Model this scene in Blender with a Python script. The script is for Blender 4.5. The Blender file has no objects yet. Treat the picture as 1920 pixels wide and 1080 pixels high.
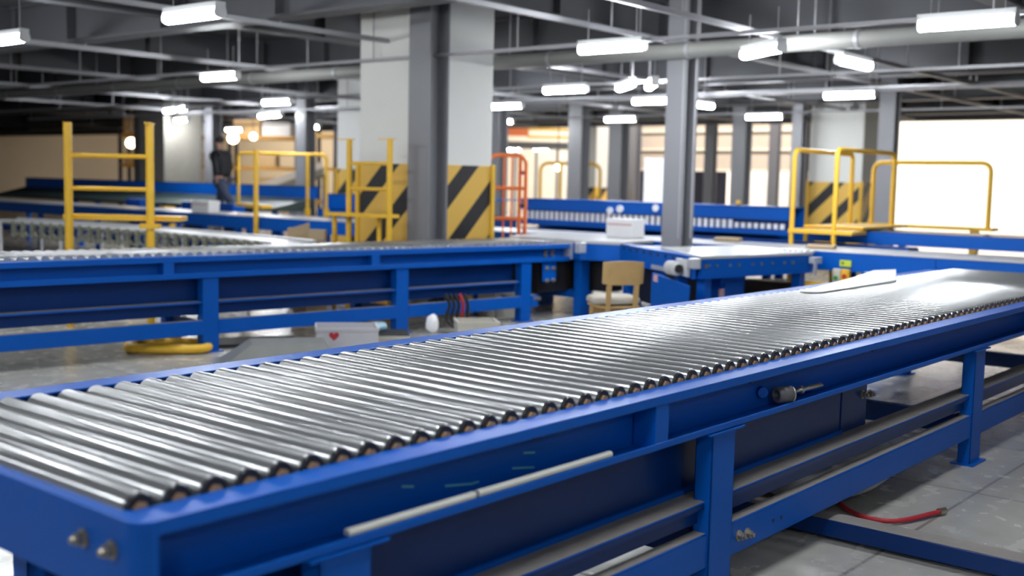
import bpy, bmesh, math, random
from mathutils import Vector, Matrix
random.seed(7)
S = bpy.context.scene
COL = S.collection

# ------------------------------------------------------------------ camera
CAM = Vector((0.0, 0.0, 1.647))
YAW, PITCH, ROLL, FPX = 0.6934, 0.09607, 0.0217, 2110.0
fw = Vector((math.cos(YAW)*math.cos(PITCH), math.sin(YAW)*math.cos(PITCH), -math.sin(PITCH)))
rt = Vector((math.sin(YAW), -math.cos(YAW), 0.0))
up = rt.cross(fw)
R2 = rt*math.cos(ROLL) + up*math.sin(ROLL)
U2 = -rt*math.sin(ROLL) + up*math.cos(ROLL)
cd = bpy.data.cameras.new('camera')
cam = bpy.data.objects.new('camera', cd)
COL.objects.link(cam)
m = Matrix((R2, U2, -fw)).transposed().to_4x4()
m.translation = CAM
cam.matrix_world = m
cd.sensor_width = 36.0
cd.lens = FPX/1920.0*36.0
cd.clip_end = 300
cd.dof.use_dof = True
cd.dof.focus_distance = 5.3
cd.dof.aperture_fstop = 1.55
S.camera = cam

# ------------------------------------------------------------------ world and exposure
w = bpy.data.worlds.new('world')
S.world = w
w.use_nodes = True
bg = w.node_tree.nodes['Background']
bg.inputs[0].default_value = (0.93, 0.96, 1.0, 1)
bg.inputs[1].default_value = 0.12
S.view_settings.view_transform = 'Standard'
S.view_settings.look = 'None'
S.view_settings.gamma = 1.0
S.view_settings.use_curve_mapping = False
S.view_settings.exposure = 1.25
S.cycles.use_denoising = True
S.cycles.max_bounces = 8
S.cycles.sample_clamp_indirect = 4.0
S.cycles.caustics_reflective = False
S.cycles.caustics_refractive = False
S.cycles.blur_glossy = 0.5

# ------------------------------------------------------------------ helpers
def ray(x, y):
    return fw + R2*((x-960)/FPX) + U2*((540-y)/FPX)
def at(x, y, d):
    return CAM + ray(x, y)*d
def on_x(x, y, X):
    r = ray(x, y); return CAM + r*(X/r.x)
def on_y(x, y, Y):
    r = ray(x, y); return CAM + r*(Y/r.y)
def on_z(x, y, Z=0.93):
    r = ray(x, y); return CAM + r*((Z-CAM.z)/r.z)

def tag(o, label=None, cat=None, group=None, kind=None):
    if label: o['label'] = label
    if cat: o['category'] = cat
    if group: o['group'] = group
    if kind: o['kind'] = kind
    return o

ORG = {}      # world origin of every root / part built in world coordinates
def empty(name, loc=(0, 0, 0), rz=0.0, label=None, cat=None, group=None):
    o = bpy.data.objects.new(name, None)
    COL.objects.link(o)
    o.location = loc
    o.rotation_euler = (0, 0, rz)
    o.empty_display_size = 0.1
    ORG[o.name] = Vector(loc)
    return tag(o, label, cat, group)

class MB:
    def __init__(s):
        s.v = []; s.f = []; s.sm = []
    def add(s, vs, fs, smooth=False):
        n = len(s.v)
        s.v += [tuple(p) for p in vs]
        s.f += [tuple(i+n for i in f) for f in fs]
        s.sm += [smooth]*len(fs)
        return s
    def box(s, a, b):
        x0, y0, z0 = [min(p, q) for p, q in zip(a, b)]
        x1, y1, z1 = [max(p, q) for p, q in zip(a, b)]
        vs = [(x0,y0,z0),(x1,y0,z0),(x1,y1,z0),(x0,y1,z0),(x0,y0,z1),(x1,y0,z1),(x1,y1,z1),(x0,y1,z1)]
        return s.add(vs, [(0,3,2,1),(4,5,6,7),(0,1,5,4),(1,2,6,5),(2,3,7,6),(3,0,4,7)])
    def cbox(s, c, d, rz=0.0, ry=0.0, rx=0.0):
        M = Matrix.Rotation(rz, 3, 'Z') @ Matrix.Rotation(ry, 3, 'Y') @ Matrix.Rotation(rx, 3, 'X')
        vs = []
        for k in range(8):
            p = Vector((d[0]*(.5 if k & 1 else -.5), d[1]*(.5 if k & 2 else -.5), d[2]*(.5 if k & 4 else -.5)))
            vs.append(Vector(c) + M @ p)
        return s.add(vs, [(0,2,3,1),(4,5,7,6),(0,1,5,4),(1,3,7,5),(3,2,6,7),(2,0,4,6)])
    def cyl(s, p, q, r, n=16, r2=None, caps=True, smooth=True):
        p = Vector(p); q = Vector(q); r2 = r if r2 is None else r2
        d = (q-p).normalized()
        a = d.orthogonal().normalized(); b = d.cross(a)
        vs = []
        for k in range(n):
            t = 2*math.pi*k/n
            o = a*math.cos(t)+b*math.sin(t)
            vs += [p+o*r, q+o*r2]
        fs = [(2*k, 2*((k+1) % n), 2*((k+1) % n)+1, 2*k+1) for k in range(n)]
        s.add(vs, fs, smooth)
        if caps:
            s.add([vs[2*k] for k in range(n)], [tuple(range(n))[::-1]])
            s.add([vs[2*k+1] for k in range(n)], [tuple(range(n))])
        return s
    def tube(s, pts, r, n=10, closed=False):
        pts = [Vector(p) for p in pts]
        N = len(pts)
        rings = []
        prev = None
        for i, p in enumerate(pts):
            if closed: t = (pts[(i+1) % N]-pts[i-1]).normalized()
            else: t = (pts[min(i+1, N-1)]-pts[max(i-1, 0)]).normalized()
            if prev is None: a = t.orthogonal().normalized()
            else: a = (prev - t*prev.dot(t)).normalized()
            prev = a
            b = t.cross(a)
            rr = r[i] if isinstance(r, (list, tuple)) else r
            rings.append([p+(a*math.cos(2*math.pi*k/n)+b*math.sin(2*math.pi*k/n))*rr for k in range(n)])
        vs = [q for ring in rings for q in ring]
        fs = []
        M = N if closed else N-1
        for i in range(M):
            j = (i+1) % N
            for k in range(n):
                k2 = (k+1) % n
                fs.append((i*n+k, i*n+k2, j*n+k2, j*n+k))
        s.add(vs, fs, True)
        if not closed:
            s.add(rings[0], [tuple(range(n))[::-1]])
            s.add(rings[-1], [tuple(range(n))])
        return s
    def prism(s, poly, z0, z1):
        n = len(poly)
        z0s = z0 if isinstance(z0, (list, tuple)) else [z0]*n
        z1s = z1 if isinstance(z1, (list, tuple)) else [z1]*n
        vs = [(p[0], p[1], a) for p, a in zip(poly, z0s)] + [(p[0], p[1], b) for p, b in zip(poly, z1s)]
        fs = [tuple(range(n))[::-1], tuple(range(n, 2*n))]
        fs += [(k, (k+1) % n, (k+1) % n+n, k+n) for k in range(n)]
        return s.add(vs, fs)
    def extrude(s, prof, p0, p1, u, v):
        """profile (a,b) in axes u,v swept from p0 to p1"""
        u = Vector(u); v = Vector(v); n = len(prof)
        vs = [Vector(p0)+u*a+v*b for a, b in prof] + [Vector(p1)+u*a+v*b for a, b in prof]
        fs = [tuple(range(n)), tuple(range(n, 2*n))[::-1]]
        fs += [(k, k+n, (k+1) % n+n, (k+1) % n) for k in range(n)]
        return s.add(vs, fs)
    def build(s, name, mat, parent=None, local=False, bevel=0.0, shift=None):
        o = shift if shift is not None else Vector((0, 0, 0))
        if parent is not None and not local and parent.name in ORG:
            o = ORG[parent.name]
        me = bpy.data.meshes.new(name)
        me.from_pydata([tuple(Vector(p)-o) for p in s.v], [], s.f)
        me.validate(); me.update()
        bm = bmesh.new(); bm.from_mesh(me)
        bmesh.ops.recalc_face_normals(bm, faces=bm.faces)
        bm.to_mesh(me); bm.free()
        if len(me.polygons) == len(s.sm):
            me.polygons.foreach_set('use_smooth', s.sm)
        me.materials.append(mat)
        ob = bpy.data.objects.new(name, me)
        COL.objects.link(ob)
        if parent is not None:
            ob.parent = parent
            if parent.name in ORG: ORG[ob.name] = ORG[parent.name]
            if local: ORG.pop(ob.name, None)
        else:
            ob.location = o
            ORG[ob.name] = Vector(o)
        if bevel:
            b = ob.modifiers.new('bevel', 'BEVEL'); b.width = bevel; b.segments = 2; b.limit_method = 'ANGLE'
            b.harden_normals = False
        return ob

def copy_tree(o, parent=None):
    c = o.copy(); COL.objects.link(c)
    if parent is not None: c.parent = parent
    for ch in list(o.children): copy_tree(ch, c)
    return c

# ------------------------------------------------------------------ materials
MATS = {}
def mat(name, col, rough=0.5, metal=0.0, noise=0.0, nscale=8.0, emit=None, estr=0.0, coat=0.0, bump=0.0, rvar=0.0, dust=None, spec=0.5):
    if name in MATS: return MATS[name]
    M = bpy.data.materials.new(name); M.use_nodes = True
    nt = M.node_tree; N = nt.nodes; L = nt.links
    b = N['Principled BSDF']
    b.inputs['Base Color'].default_value = (*col, 1)
    b.inputs['Roughness'].default_value = rough
    b.inputs['Metallic'].default_value = metal
    b.inputs['Coat Weight'].default_value = coat
    b.inputs['Coat Roughness'].default_value = 0.15
    b.inputs['Specular IOR Level'].default_value = spec
    if emit:
        b.inputs['Emission Color'].default_value = (*emit, 1)
        b.inputs['Emission Strength'].default_value = estr
    tc = N.new('ShaderNodeTexCoord')
    nz = N.new('ShaderNodeTexNoise'); nz.inputs['Scale'].default_value = nscale; nz.inputs['Detail'].default_value = 5
    L.new(tc.outputs['Object'], nz.inputs['Vector'])
    if noise:
        mx = N.new('ShaderNodeMix'); mx.data_type = 'RGBA'
        mx.inputs[6].default_value = (*[c*(1-noise) for c in col], 1)
        mx.inputs[7].default_value = (*[min(1, c*(1+noise)) for c in col], 1)
        L.new(nz.outputs['Fac'], mx.inputs[0]); L.new(mx.outputs[2], b.inputs['Base Color'])
        last = mx.outputs[2]
    if rvar:
        mr = N.new('ShaderNodeMapRange')
        mr.inputs[1].default_value = .3; mr.inputs[2].default_value = .7
        mr.inputs[3].default_value = max(0.02, rough-rvar); mr.inputs[4].default_value = rough+rvar
        L.new(nz.outputs['Fac'], mr.inputs[0]); L.new(mr.outputs[0], b.inputs['Roughness'])
    if bump:
        bp = N.new('ShaderNodeBump'); bp.inputs['Strength'].default_value = bump; bp.inputs['Distance'].default_value = .01
        L.new(nz.outputs['Fac'], bp.inputs['Height']); L.new(bp.outputs[0], b.inputs['Normal'])
    MATS[name] = M
    return M

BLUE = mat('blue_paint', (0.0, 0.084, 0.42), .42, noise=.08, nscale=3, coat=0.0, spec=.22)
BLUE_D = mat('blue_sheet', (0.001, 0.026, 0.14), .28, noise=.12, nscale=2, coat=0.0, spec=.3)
DUST = mat('dusty_blue_shelf', (0.22, 0.20, 0.19), .85, noise=.18, nscale=14)
STEEL = mat('galvanised_roller', (0.44, 0.455, 0.465), .28, metal=.78, noise=.03, nscale=2)
def brush(M, amount, rot):
    nt = M.node_tree; b = nt.nodes['Principled BSDF']
    tg = nt.nodes.new('ShaderNodeTangent'); tg.direction_type = 'RADIAL'; tg.axis = 'Y'
    nt.links.new(tg.outputs[0], b.inputs['Tangent'])
    b.inputs['Anisotropic'].default_value = amount
    b.inputs['Anisotropic Rotation'].default_value = rot
brush(STEEL, 0.85, 0.25)      # turned finish: fine grooves run round each roller
BELT = mat('light_grey_belt', (0.40, 0.41, 0.43), .30, noise=.06, nscale=2)
PLATE = mat('zinc_plate', (0.60, 0.61, 0.63), .38, metal=.55, noise=.07, nscale=3)
BLACK = mat('black_plastic', (0.012, 0.011, 0.012), .45)
TAN = mat('tan_shaft', (0.42, 0.25, 0.12), .45, metal=.3)
BOLT = mat('zinc_bolt', (0.42, 0.38, 0.30), .35, metal=.85)
CHROME = mat('bright_steel', (0.62, 0.60, 0.57), .25, metal=.95)
STRIP = mat('ivory_strip', (0.55, 0.56, 0.50), .45)
YEL = mat('yellow_paint', (0.78, 0.46, 0.03), .4, noise=.06)
ORANGE = mat('orange_paint', (0.72, 0.17, 0.04), .45, noise=.08)
GREY = mat('grey_column_paint', (0.20, 0.20, 0.22), .42, noise=.06, nscale=2)
CEIL = mat('dark_ceiling_paint', (0.055, 0.056, 0.062), .6, noise=.12, nscale=1)
BEAM = mat('beam_paint', (0.072, 0.073, 0.082), .5, noise=.1, nscale=1.5)
GALV = mat('galvanised_tray', (0.33, 0.33, 0.35), .45, metal=.3, noise=.1)
DUCT = mat('duct_wrap', (0.20, 0.20, 0.19), .6, noise=.12, nscale=2)
WHITE = mat('white_plaster', (0.76, 0.76, 0.73), .75, noise=.05, nscale=1.5)
WOOD = mat('plywood', (0.46, 0.30, 0.12), .5, noise=.18, nscale=6)
CARD = mat('cardboard', (0.38, 0.28, 0.17), .8, noise=.1)
PAPER = mat('white_carton', (0.88, 0.88, 0.90), .7, noise=.03)
RED = mat('red_paint', (0.42, 0.02, 0.03), .5)
PINK = mat('pale_red_print', (0.62, 0.36, 0.37), .7)
GREEN = mat('dark_green_belt', (0.028, 0.045, 0.042), .5, noise=.15)
HOUSING = mat('white_enamel', (0.6, 0.61, 0.62), .4)
GLOW = mat('fluorescent_tube', (1, 1, 1), .5, emit=(0.93, 0.97, 1.0), estr=58)
GREYBOX = mat('grey_sheet_metal', (0.24, 0.245, 0.24), .5, metal=.3, noise=.12)
SACKM = mat('beige_sacking', (0.42, 0.39, 0.34), .85, noise=.15, nscale=5, bump=.5)
CYAN = mat('pale_cyan_film', (0.25, 0.45, 0.58), .4)
SCUFF = mat('cyan_scuff', (0.12, 0.42, 0.50), .6)
LIME = mat('yellow_green_label', (0.50, 0.62, 0.05), .5)

def stripe_mat(name, axis_uv, slope, period, phase):
    M = bpy.data.materials.new(name); M.use_nodes = True
    nt = M.node_tree; N = nt.nodes; L = nt.links
    b = N['Principled BSDF']; b.inputs['Roughness'].default_value = .45
    tc = N.new('ShaderNodeNewGeometry'); sp = N.new('ShaderNodeSeparateXYZ'); L.new(tc.outputs['Position'], sp.inputs[0])
    a = N.new('ShaderNodeMath'); a.operation = 'MULTIPLY'; a.inputs[1].default_value = slope
    L.new(sp.outputs[axis_uv], a.inputs[0])
    c = N.new('ShaderNodeMath'); c.operation = 'SUBTRACT'; L.new(a.outputs[0], c.inputs[0]); L.new(sp.outputs[2], c.inputs[1])
    d = N.new('ShaderNodeMath'); d.operation = 'MULTIPLY_ADD'; d.inputs[1].default_value = 1/period; d.inputs[2].default_value = phase
    L.new(c.outputs[0], d.inputs[0])
    e = N.new('ShaderNodeMath'); e.operation = 'FRACT'; L.new(d.outputs[0], e.inputs[0])
    g = N.new('ShaderNodeMath'); g.operation = 'GREATER_THAN'; g.inputs[1].default_value = .57; L.new(e.outputs[0], g.inputs[0])
    mx = N.new('ShaderNodeMix'); mx.data_type = 'RGBA'
    mx.inputs[6].default_value = (0.76, 0.47, 0.09, 1); mx.inputs[7].default_value = (0.015, 0.015, 0.018, 1)
    L.new(g.outputs[0], mx.inputs[0]); L.new(mx.outputs[2], b.inputs['Base Color'])
    return M

def floor_mat():
    M = bpy.data.materials.new('polished_concrete'); M.use_nodes = True
    nt = M.node_tree; N = nt.nodes; L = nt.links; b = N['Principled BSDF']
    tc = N.new('ShaderNodeTexCoord')
    n1 = N.new('ShaderNodeTexNoise'); n1.inputs['Scale'].default_value = .9; n1.inputs['Detail'].default_value = 6
    n2 = N.new('ShaderNodeTexNoise'); n2.inputs['Scale'].default_value = 6; n2.inputs['Detail'].default_value = 8
    L.new(tc.outputs['Object'], n1.inputs[0]); L.new(tc.outputs['Object'], n2.inputs[0])
    mx = N.new('ShaderNodeMix'); mx.data_type = 'RGBA'
    mx.inputs[6].default_value = (0.30, 0.29, 0.27, 1); mx.inputs[7].default_value = (0.46, 0.45, 0.42, 1)
    ad = N.new('ShaderNodeMath'); ad.operation = 'ADD'; L.new(n1.outputs[0], ad.inputs[0]); L.new(n2.outputs[0], ad.inputs[1])
    sb = N.new('ShaderNodeMath'); sb.operation = 'SUBTRACT'; L.new(ad.outputs[0], sb.inputs[0]); sb.inputs[1].default_value = .5
    L.new(sb.outputs[0], mx.inputs[0])
    br = N.new('ShaderNodeTexBrick'); br.inputs['Scale'].default_value = .4; br.offset = 0
    br.inputs['Color1'].default_value = (1, 1, 1, 1); br.inputs['Color2'].default_value = (1, 1, 1, 1)
    br.inputs['Mortar'].default_value = (.55, .55, .55, 1); br.inputs['Mortar Size'].default_value = .004
    L.new(tc.outputs['Object'], br.inputs['Vector'])
    ml = N.new('ShaderNodeMix'); ml.data_type = 'RGBA'; ml.blend_type = 'MULTIPLY'; ml.inputs[0].default_value = 1
    L.new(mx.outputs[2], ml.inputs[6]); L.new(br.outputs[0], ml.inputs[7])
    L.new(ml.outputs[2], b.inputs['Base Color'])
    mr = N.new('ShaderNodeMapRange'); mr.inputs[3].default_value = .12; mr.inputs[4].default_value = .38
    L.new(n2.outputs[0], mr.inputs[0]); L.new(mr.outputs[0], b.inputs['Roughness'])
    return M

# ------------------------------------------------------------------ the hall
BEAM_ = BEAM
FX0, FX1, FY0, FY1 = -14.0, 46.0, -12.0, 72.0
CZ = 3.95
LOWX = 27.9
tag(MB().box((FX0, FY0, -.2), (FX1, FY1, 0)).build('floor', floor_mat()), kind='structure')
tag(MB().box((FX0, FY0, CZ), (LOWX, FY1, CZ+.3)).build('ceiling', CEIL), kind='structure')
tag(MB().box((LOWX, FY0, 8.0), (FX1+.3, FY1, 8.3)).build('ceiling', CEIL), kind='structure')
tag(MB().box((LOWX, FY0, 3.30), (LOWX+.35, FY1, 8.0)).build('wall_upper', BEAM_), kind='structure')
FARW = mat('far_wall_beige', (0.74, 0.68, 0.60), .8, noise=.10, nscale=.5)
tag(MB().box((FX1, FY0, 0), (FX1+.3, FY1, 8.0)).build('wall_far', FARW), kind='structure')
tag(MB().box((FX0, FY1, 0), (FX1+.3, FY1+.3, 8.0)).build('wall_left', FARW), kind='structure')

# deep steel girders under the ceiling slab
def girder(name, a, b, zb, wd=.3):
    """I-section girder from a to b (xy), bottom at zb, with web stiffeners"""
    a = Vector((*a, 0)); b = Vector((*b, 0)); d = (b-a).normalized(); u = Vector((-d.y, d.x, 0))
    h = CZ-zb; t = .03
    prof = [(-wd/2, 0), (wd/2, 0), (wd/2, t), (.015, t), (.015, h-t), (wd/2, h-t), (wd/2, h), (-wd/2, h), (-wd/2, h-t), (-.015, h-t), (-.015, t), (-wd/2, t)]
    mb = MB().extrude(prof, a+Vector((0, 0, zb)), b+Vector((0, 0, zb)), u, Vector((0, 0, 1)))
    L = (b-a).length; n = int(L/2.2)
    for k in range(1, n):
        p = a+d*(L*k/n)
        mb.cbox((p.x, p.y, zb+h/2), (.03, wd*.9, h-2*t), math.atan2(d.y, d.x))
    return tag(mb.build(name, BEAM), kind='structure')
for X in (3.0, 8.1, 12.6, 17.4, 22.2, 26.4):
    girder('ceiling_beam', (X, FY0), (X, FY1), 3.36)
for Y in (-4.0, -.5, 3.6, 8.0, 12.0, 16.2, 20.4, 25.0, 30.0, 36.0, 44.0, 54.0):
    girder('ceiling_beam', (FX0, Y), (LOWX, Y), 3.48, .24)

# white concrete pillars with hazard-striped guards
def stripe_pair(x, y, left_px, right_px):
    """phases taken from the upper edge of one black band on each face"""
    P_ = .69
    a_ = on_x(*left_px, x); b_ = on_y(*right_px, y)
    return (stripe_mat('hazard_stripe', 1, -.97, P_, .57-(-.97*a_.y-a_.z)/P_), stripe_mat('hazard_stripe', 0, .95, P_, .57-(.95*b_.x-b_.z)/P_))
def pillar(x, y, a, zt, lp, rp_, name='pillar', wall=WHITE):
    p = MB().box((x, y, 0), (x+a, y+a, CZ)).build(name, wall, shift=Vector((x, y, 0)), bevel=.02)
    tag(p, kind='structure')
    SL_, SR_ = stripe_pair(x, y, lp, rp_)
    t = .012
    MB().box((x-t, y-t, .05), (x, y+a+t, zt)).build('hazard_panel', SL_, p)
    MB().box((x+a, y-t, .05), (x+a+t, y+a+t, zt)).build('hazard_panel', SL_, p)
    MB().box((x, y-t, .05), (x+a, y, zt)).build('hazard_panel', SR_, p)
    MB().box((x, y+a, .05), (x+a, y+a+t, zt)).build('hazard_panel', SR_, p)
    for cx, cy in ((x, y), (x+a, y), (x+a, y+a), (x, y+a)):
        MB().cbox((cx, cy, zt/2+.02), (.07, .07, zt)).build('corner_guard', YEL, p, bevel=.006)
    return p
pillar(9.83, 9.55, 1.2, 1.81, (736.6, 385), (839.6, 345.7))
pillar(23.38, 9.76, 1.22, 1.74, (1525, 375), (1640, 360))
p = at(1117, 330, 36); pillar(p.x, p.y, 1.1, 1.45, (1105, 350), (1130, 350))
pl = on_x(640, 300, 17.0)
pillar(17.0, on_x(632, 300, 17.0).y-1.2, 1.2, 1.8, (640, 350), (660, 350))
p = at(308, 330, 30); pillar(p.x, p.y, 1.2, .9, (300, 350), (320, 350), wall=mat('dimmed_beige_wall', (.27, .25, .22), .85, noise=.15))  # white dimmed to grey-beige in the colour, offsetting the lamp close by
# plain white pillar standing far behind the belt conveyors
p = at(1400, 300, 44)
tag(MB().box((p.x, p.y-1.6, 0), (p.x+1.2, p.y, CZ)).build('pillar', WHITE), kind='structure')

# grey steel H-columns
def hcol(x, y, wy, wx, mt=GREY, top=CZ):
    t = .022
    mb = MB()
    mb.box((x, y, 0), (x+t, y+wy, top)).box((x+wx-t, y, 0), (x+wx, y+wy, top))
    mb.box((x+t, y+wy/2-.01, 0), (x+wx-t, y+wy/2+.01, top))
    o = mb.build('column', mt, shift=Vector((x, y, 0)))
    tag(o, kind='structure')
    MB().box((x-.06, y-.06, 0), (x+wx+.06, y+wy+.06, .02)).build('base_plate', mt, o)
    return o
hcol(9.49, 9.19, .34, .33)
hcol(11.42, 6.93, .27, .27)
for px, d, wd in ((934, 30, .42), (1088, 34, .5), (1163, 36, .5), (1335, 40, .35), (1395, 33, .45), (1455, 42, .35), (1500, 30, .3), (1510, 38, .3), (398, 38, .45), (572, 32, .42), (1672, 24, .35), (262, 44, .4), (1190, 46, .5)):
    p = at(px, 330, d*.8)
    hcol(p.x, p.y, wd*.8, wd*.72, top=CZ if p.x < LOWX else 8.0)

# ------------------------------------------------------------------ roller conveyors
def roller_proto(W, r=.04, caps=True):
    """roller lying along local y, near end at y=0"""
    mb = MB()
    n = 24
    prof = [(0, r*.93), (.004, r), (W-.004, r), (W, r*.93)]
    vs = []
    for yy, rr in prof:
        for k in range(n):
            t = 2*math.pi*k/n
            vs.append((rr*math.cos(t), yy, rr*math.sin(t)))
    fs = [(i*n+k, i*n+(k+1) % n, (i+1)*n+(k+1) % n, (i+1)*n+k) for i in range(3) for k in range(n)]
    mb.add(vs, fs, True)
    mb.add(vs[:n], [tuple(range(n))]); mb.add(vs[-n:], [tuple(range(n))[::-1]])
    o = mb.build('roller', STEEL)
    if caps:
        MB().cyl((0, -.010, 0), (0, .002, 0), r*.88, 18).build('bearing_cap', BLACK, o, local=True)
        MB().cyl((0, -.018, 0), (0, -.010, 0), .019, 6, smooth=False).build('shaft', TAN, o, local=True)
    return o

def lay_rollers(proto, root, n, x0, pitch, y, z):
    for k in range(n):
        c = proto if k == 0 else copy_tree(proto)
        c.parent = root
        c.location = (x0+pitch*k, y, z)
        c.rotation_euler = (0, random.random()*0, 0)

def channel(L, top, lip, web, bot, y_out=0.0, y_web=.11, sgn=1):
    """outward facing C channel from x=0..L; returns MB"""
    mb = MB()
    s = sgn
    mb.box((0, y_out, top-lip), (L, y_out+s*.006, top))                # upper lip
    mb.box((0, y_out, top-.006), (L, y_out+s*(y_web+.0), top))          # top flange
    mb.box((0, y_out+s*(y_web-.006), bot), (L, y_out+s*y_web, top-.006))  # web
    mb.box((0, y_out, bot), (L, y_out+s*(y_web-.006), bot+.006))
    mb.box((0, y_out, bot-.0), (L, y_out+s*.006, bot+web))
    return mb

def bolt(mb, p, d, r=.016):
    p = Vector(p); d = Vector(d)
    mb.cyl(p, p+d*.006, r*1.35, 14)
    mb.cyl(p+d*.006, p+d*.022, r, 6, smooth=False)
    mb.cyl(p+d*.022, p+d*.034, r*.55, 10)

# --- the near conveyor
A = empty('roller_conveyor', (1.345, 2.098, 0), 0, 'long near blue conveyor with bare steel rollers crossing the foreground', 'conveyor')
LA = 9.2
A_TOP = .895
o = channel(LA, A_TOP, .034, .026, .700).build('side_rail', BLUE, A, local=True, bevel=.004)
mb = MB()
mb.box((0, 1.615, .70), (LA, 1.621, A_TOP)).box((0, 1.50, A_TOP-.006), (LA, 1.621, A_TOP)).box((0, 1.50, .70), (LA, 1.615, .706))
mb.build('side_rail', BLUE, A, local=True, bevel=.003)
# end plate with rounded corner at the open left end
mb = MB()
pts = []
for k in range(7):
    t = math.pi/2*k/6
    pts.append((-.0-.05*math.sin(t), .05-.05*math.cos(t)))
mb.prism([(0, 0)] + [(-.05*math.sin(math.pi/2*k/6), .05-.05*math.cos(math.pi/2*k/6)) for k in range(7)] + [(-.05, 1.57), (0, 1.62)], .70, A_TOP)
mb.build('end_plate', BLUE, A, local=True, bevel=.004)
for yy in (.10, .22):
    mb = MB(); bolt(mb, (-.05, yy, .82), (-1, 0, 0)); mb.build('bolt', BOLT, A, local=True)
ro = roller_proto(1.225, .041)
lay_rollers(ro, A, 91, 0.028, .1003, .128, .890)
# stiffener ribs in the rail channel
for xs in (-.0+3.342-1.345, 6.9, 8.9):
    mb = MB().box((xs, .004, .706), (xs+.085, .10, .861))
    mb.build('stiffener', BLUE, A, local=True, bevel=.002)
# hanging clips under the top flange
for px, py in ((1010, 818), (1413, 738), (1640, 660)):
    q = on_y(px, py, 2.17)
    MB().cbox((q.x-1.345, .085, .845), (.035, .02, .032)).build('clip', BLACK, A, local=True)
# lower skirt panels (two sheets with a seam), dusty ledge, bottom beam
e0 = 5.46-1.345
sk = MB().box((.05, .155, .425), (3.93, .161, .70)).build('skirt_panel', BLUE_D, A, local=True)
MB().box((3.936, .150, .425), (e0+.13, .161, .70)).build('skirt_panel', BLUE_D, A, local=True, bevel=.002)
for zz in ((.425, .455),):
    MB().box((.05, .14, .425), (3.93, .155, .445)).build('skirt_hem', BLUE, A, local=True)
MB().box((.05, .030, .418), (LA-.3, .16, .4245)).build('ledge', BLUE, A, local=True, bevel=.003)
MB().box((.05, .032, .4246), (LA-.3, .155, .4262)).build('dust_layer', DUST, A, local=True)
MB().box((.05, .060, .335), (LA-.3, .066, .418)).box((.05, .030, .398), (LA-.3, .036, .418)).build('ledge_web', BLUE_D, A, local=True)
# legs
lx = 3.752-1.345
def big_leg(root, x, y0, y1, w=.178, top=.69, plate=True, dz=0.0):
    mb = MB()
    mb.box((x, y0, dz), (x+w, y0+.008, top)).box((x, y0, dz), (x+.008, y1, top)).box((x+w-.008, y0, dz), (x+w, y1, top)).box((x, y1-.008, dz), (x+w, y1, top))
    l = mb.build('leg', BLUE, root, local=True, bevel=.003)
    MB().box((x-.04, y0-.012, top), (x+w+.055, y1+.02, top+.007)).build('top_plate', BLUE, l, local=True)
    MB().box((x-.03, y0-.03, dz), (x+w+.03, y1+.03, dz+.01)).build('foot_plate', BLUE, l, local=True)
    return l
for xx in (lx, lx+3.1, lx+6.0, lx-1.95):
    big_leg(A, xx, .004, .080)
    big_leg(A, xx, 1.5, 1.6)
# bottom beams joining the legs
for xa, xb in ((lx+.178, lx+3.1), (lx+3.278, lx+6.0), (lx-1.77, lx)):
    mb = MB()
    mb.box((xa, .012, .166), (xb, .020, .301)).box((xa, .012, .293), (xb, .075, .301)).box((xa, .012, .166), (xb, .075, .174))
    bm_ = mb.build('bottom_beam', BLUE, A, local=True, bevel=.004)
    MB().box((xa+.002, .022, .3012), (xb-.002, .072, .3022)).build('dust_layer', DUST, bm_, local=True)
    mb = MB(); mb.box((xa, 1.52, .166), (xb, 1.60, .301)); mb.build('bottom_beam', BLUE, A, local=True, bevel=.004)
# bolts and holes near the leg
for px, py in ((1384, 1004), (1400, 1000)):
    q = on_y(px, py, 2.11)
    mb = MB(); bolt(mb, (q.x-1.345, .012, q.z), (0, -1, 0), .017); mb.build('bolt', BOLT, A, local=True)
for px, py in ((1450, 976), (1465, 970)):
    q = on_y(px, py, 2.11)
    mb = MB(); mb.cyl((q.x-1.345, .0112, q.z), (q.x-1.345, .014, q.z), .009, 12); mb.build('bolt_hole', BLACK, A, local=True)
for px, py in ((1614, 739), (1627, 738)):
    q = on_y(px, py, 2.255)
    mb = MB(); bolt(mb, (q.x-1.345, .150, q.z), (0, -1, 0), .017); mb.build('bolt', BOLT, A, local=True)
# cross braces on the floor side between near and far legs
for xx in (lx+3.19, lx+.09, lx+6.09):
    MB().box((xx-.04, .12, .17), (xx+.04, 1.52, .29)).build('cross_brace', BLUE_D, A, local=True, bevel=.004)
# low foot beam running out towards the viewer
o = MB().box((3.55, -.95, .02), (3.685, 1.6, .10)).build('foot_beam', BLUE_D, A, local=True, bevel=.004)
MB().box((3.555, -.94, .1004), (3.68, 1.55, .1014)).build('dust_layer', DUST, o, local=True)
# far skirt seen from inside
MB().box((.05, 1.48, .425), (LA-.3, 1.486, .70)).build('skirt_panel', BLUE_D, A, local=True)
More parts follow.
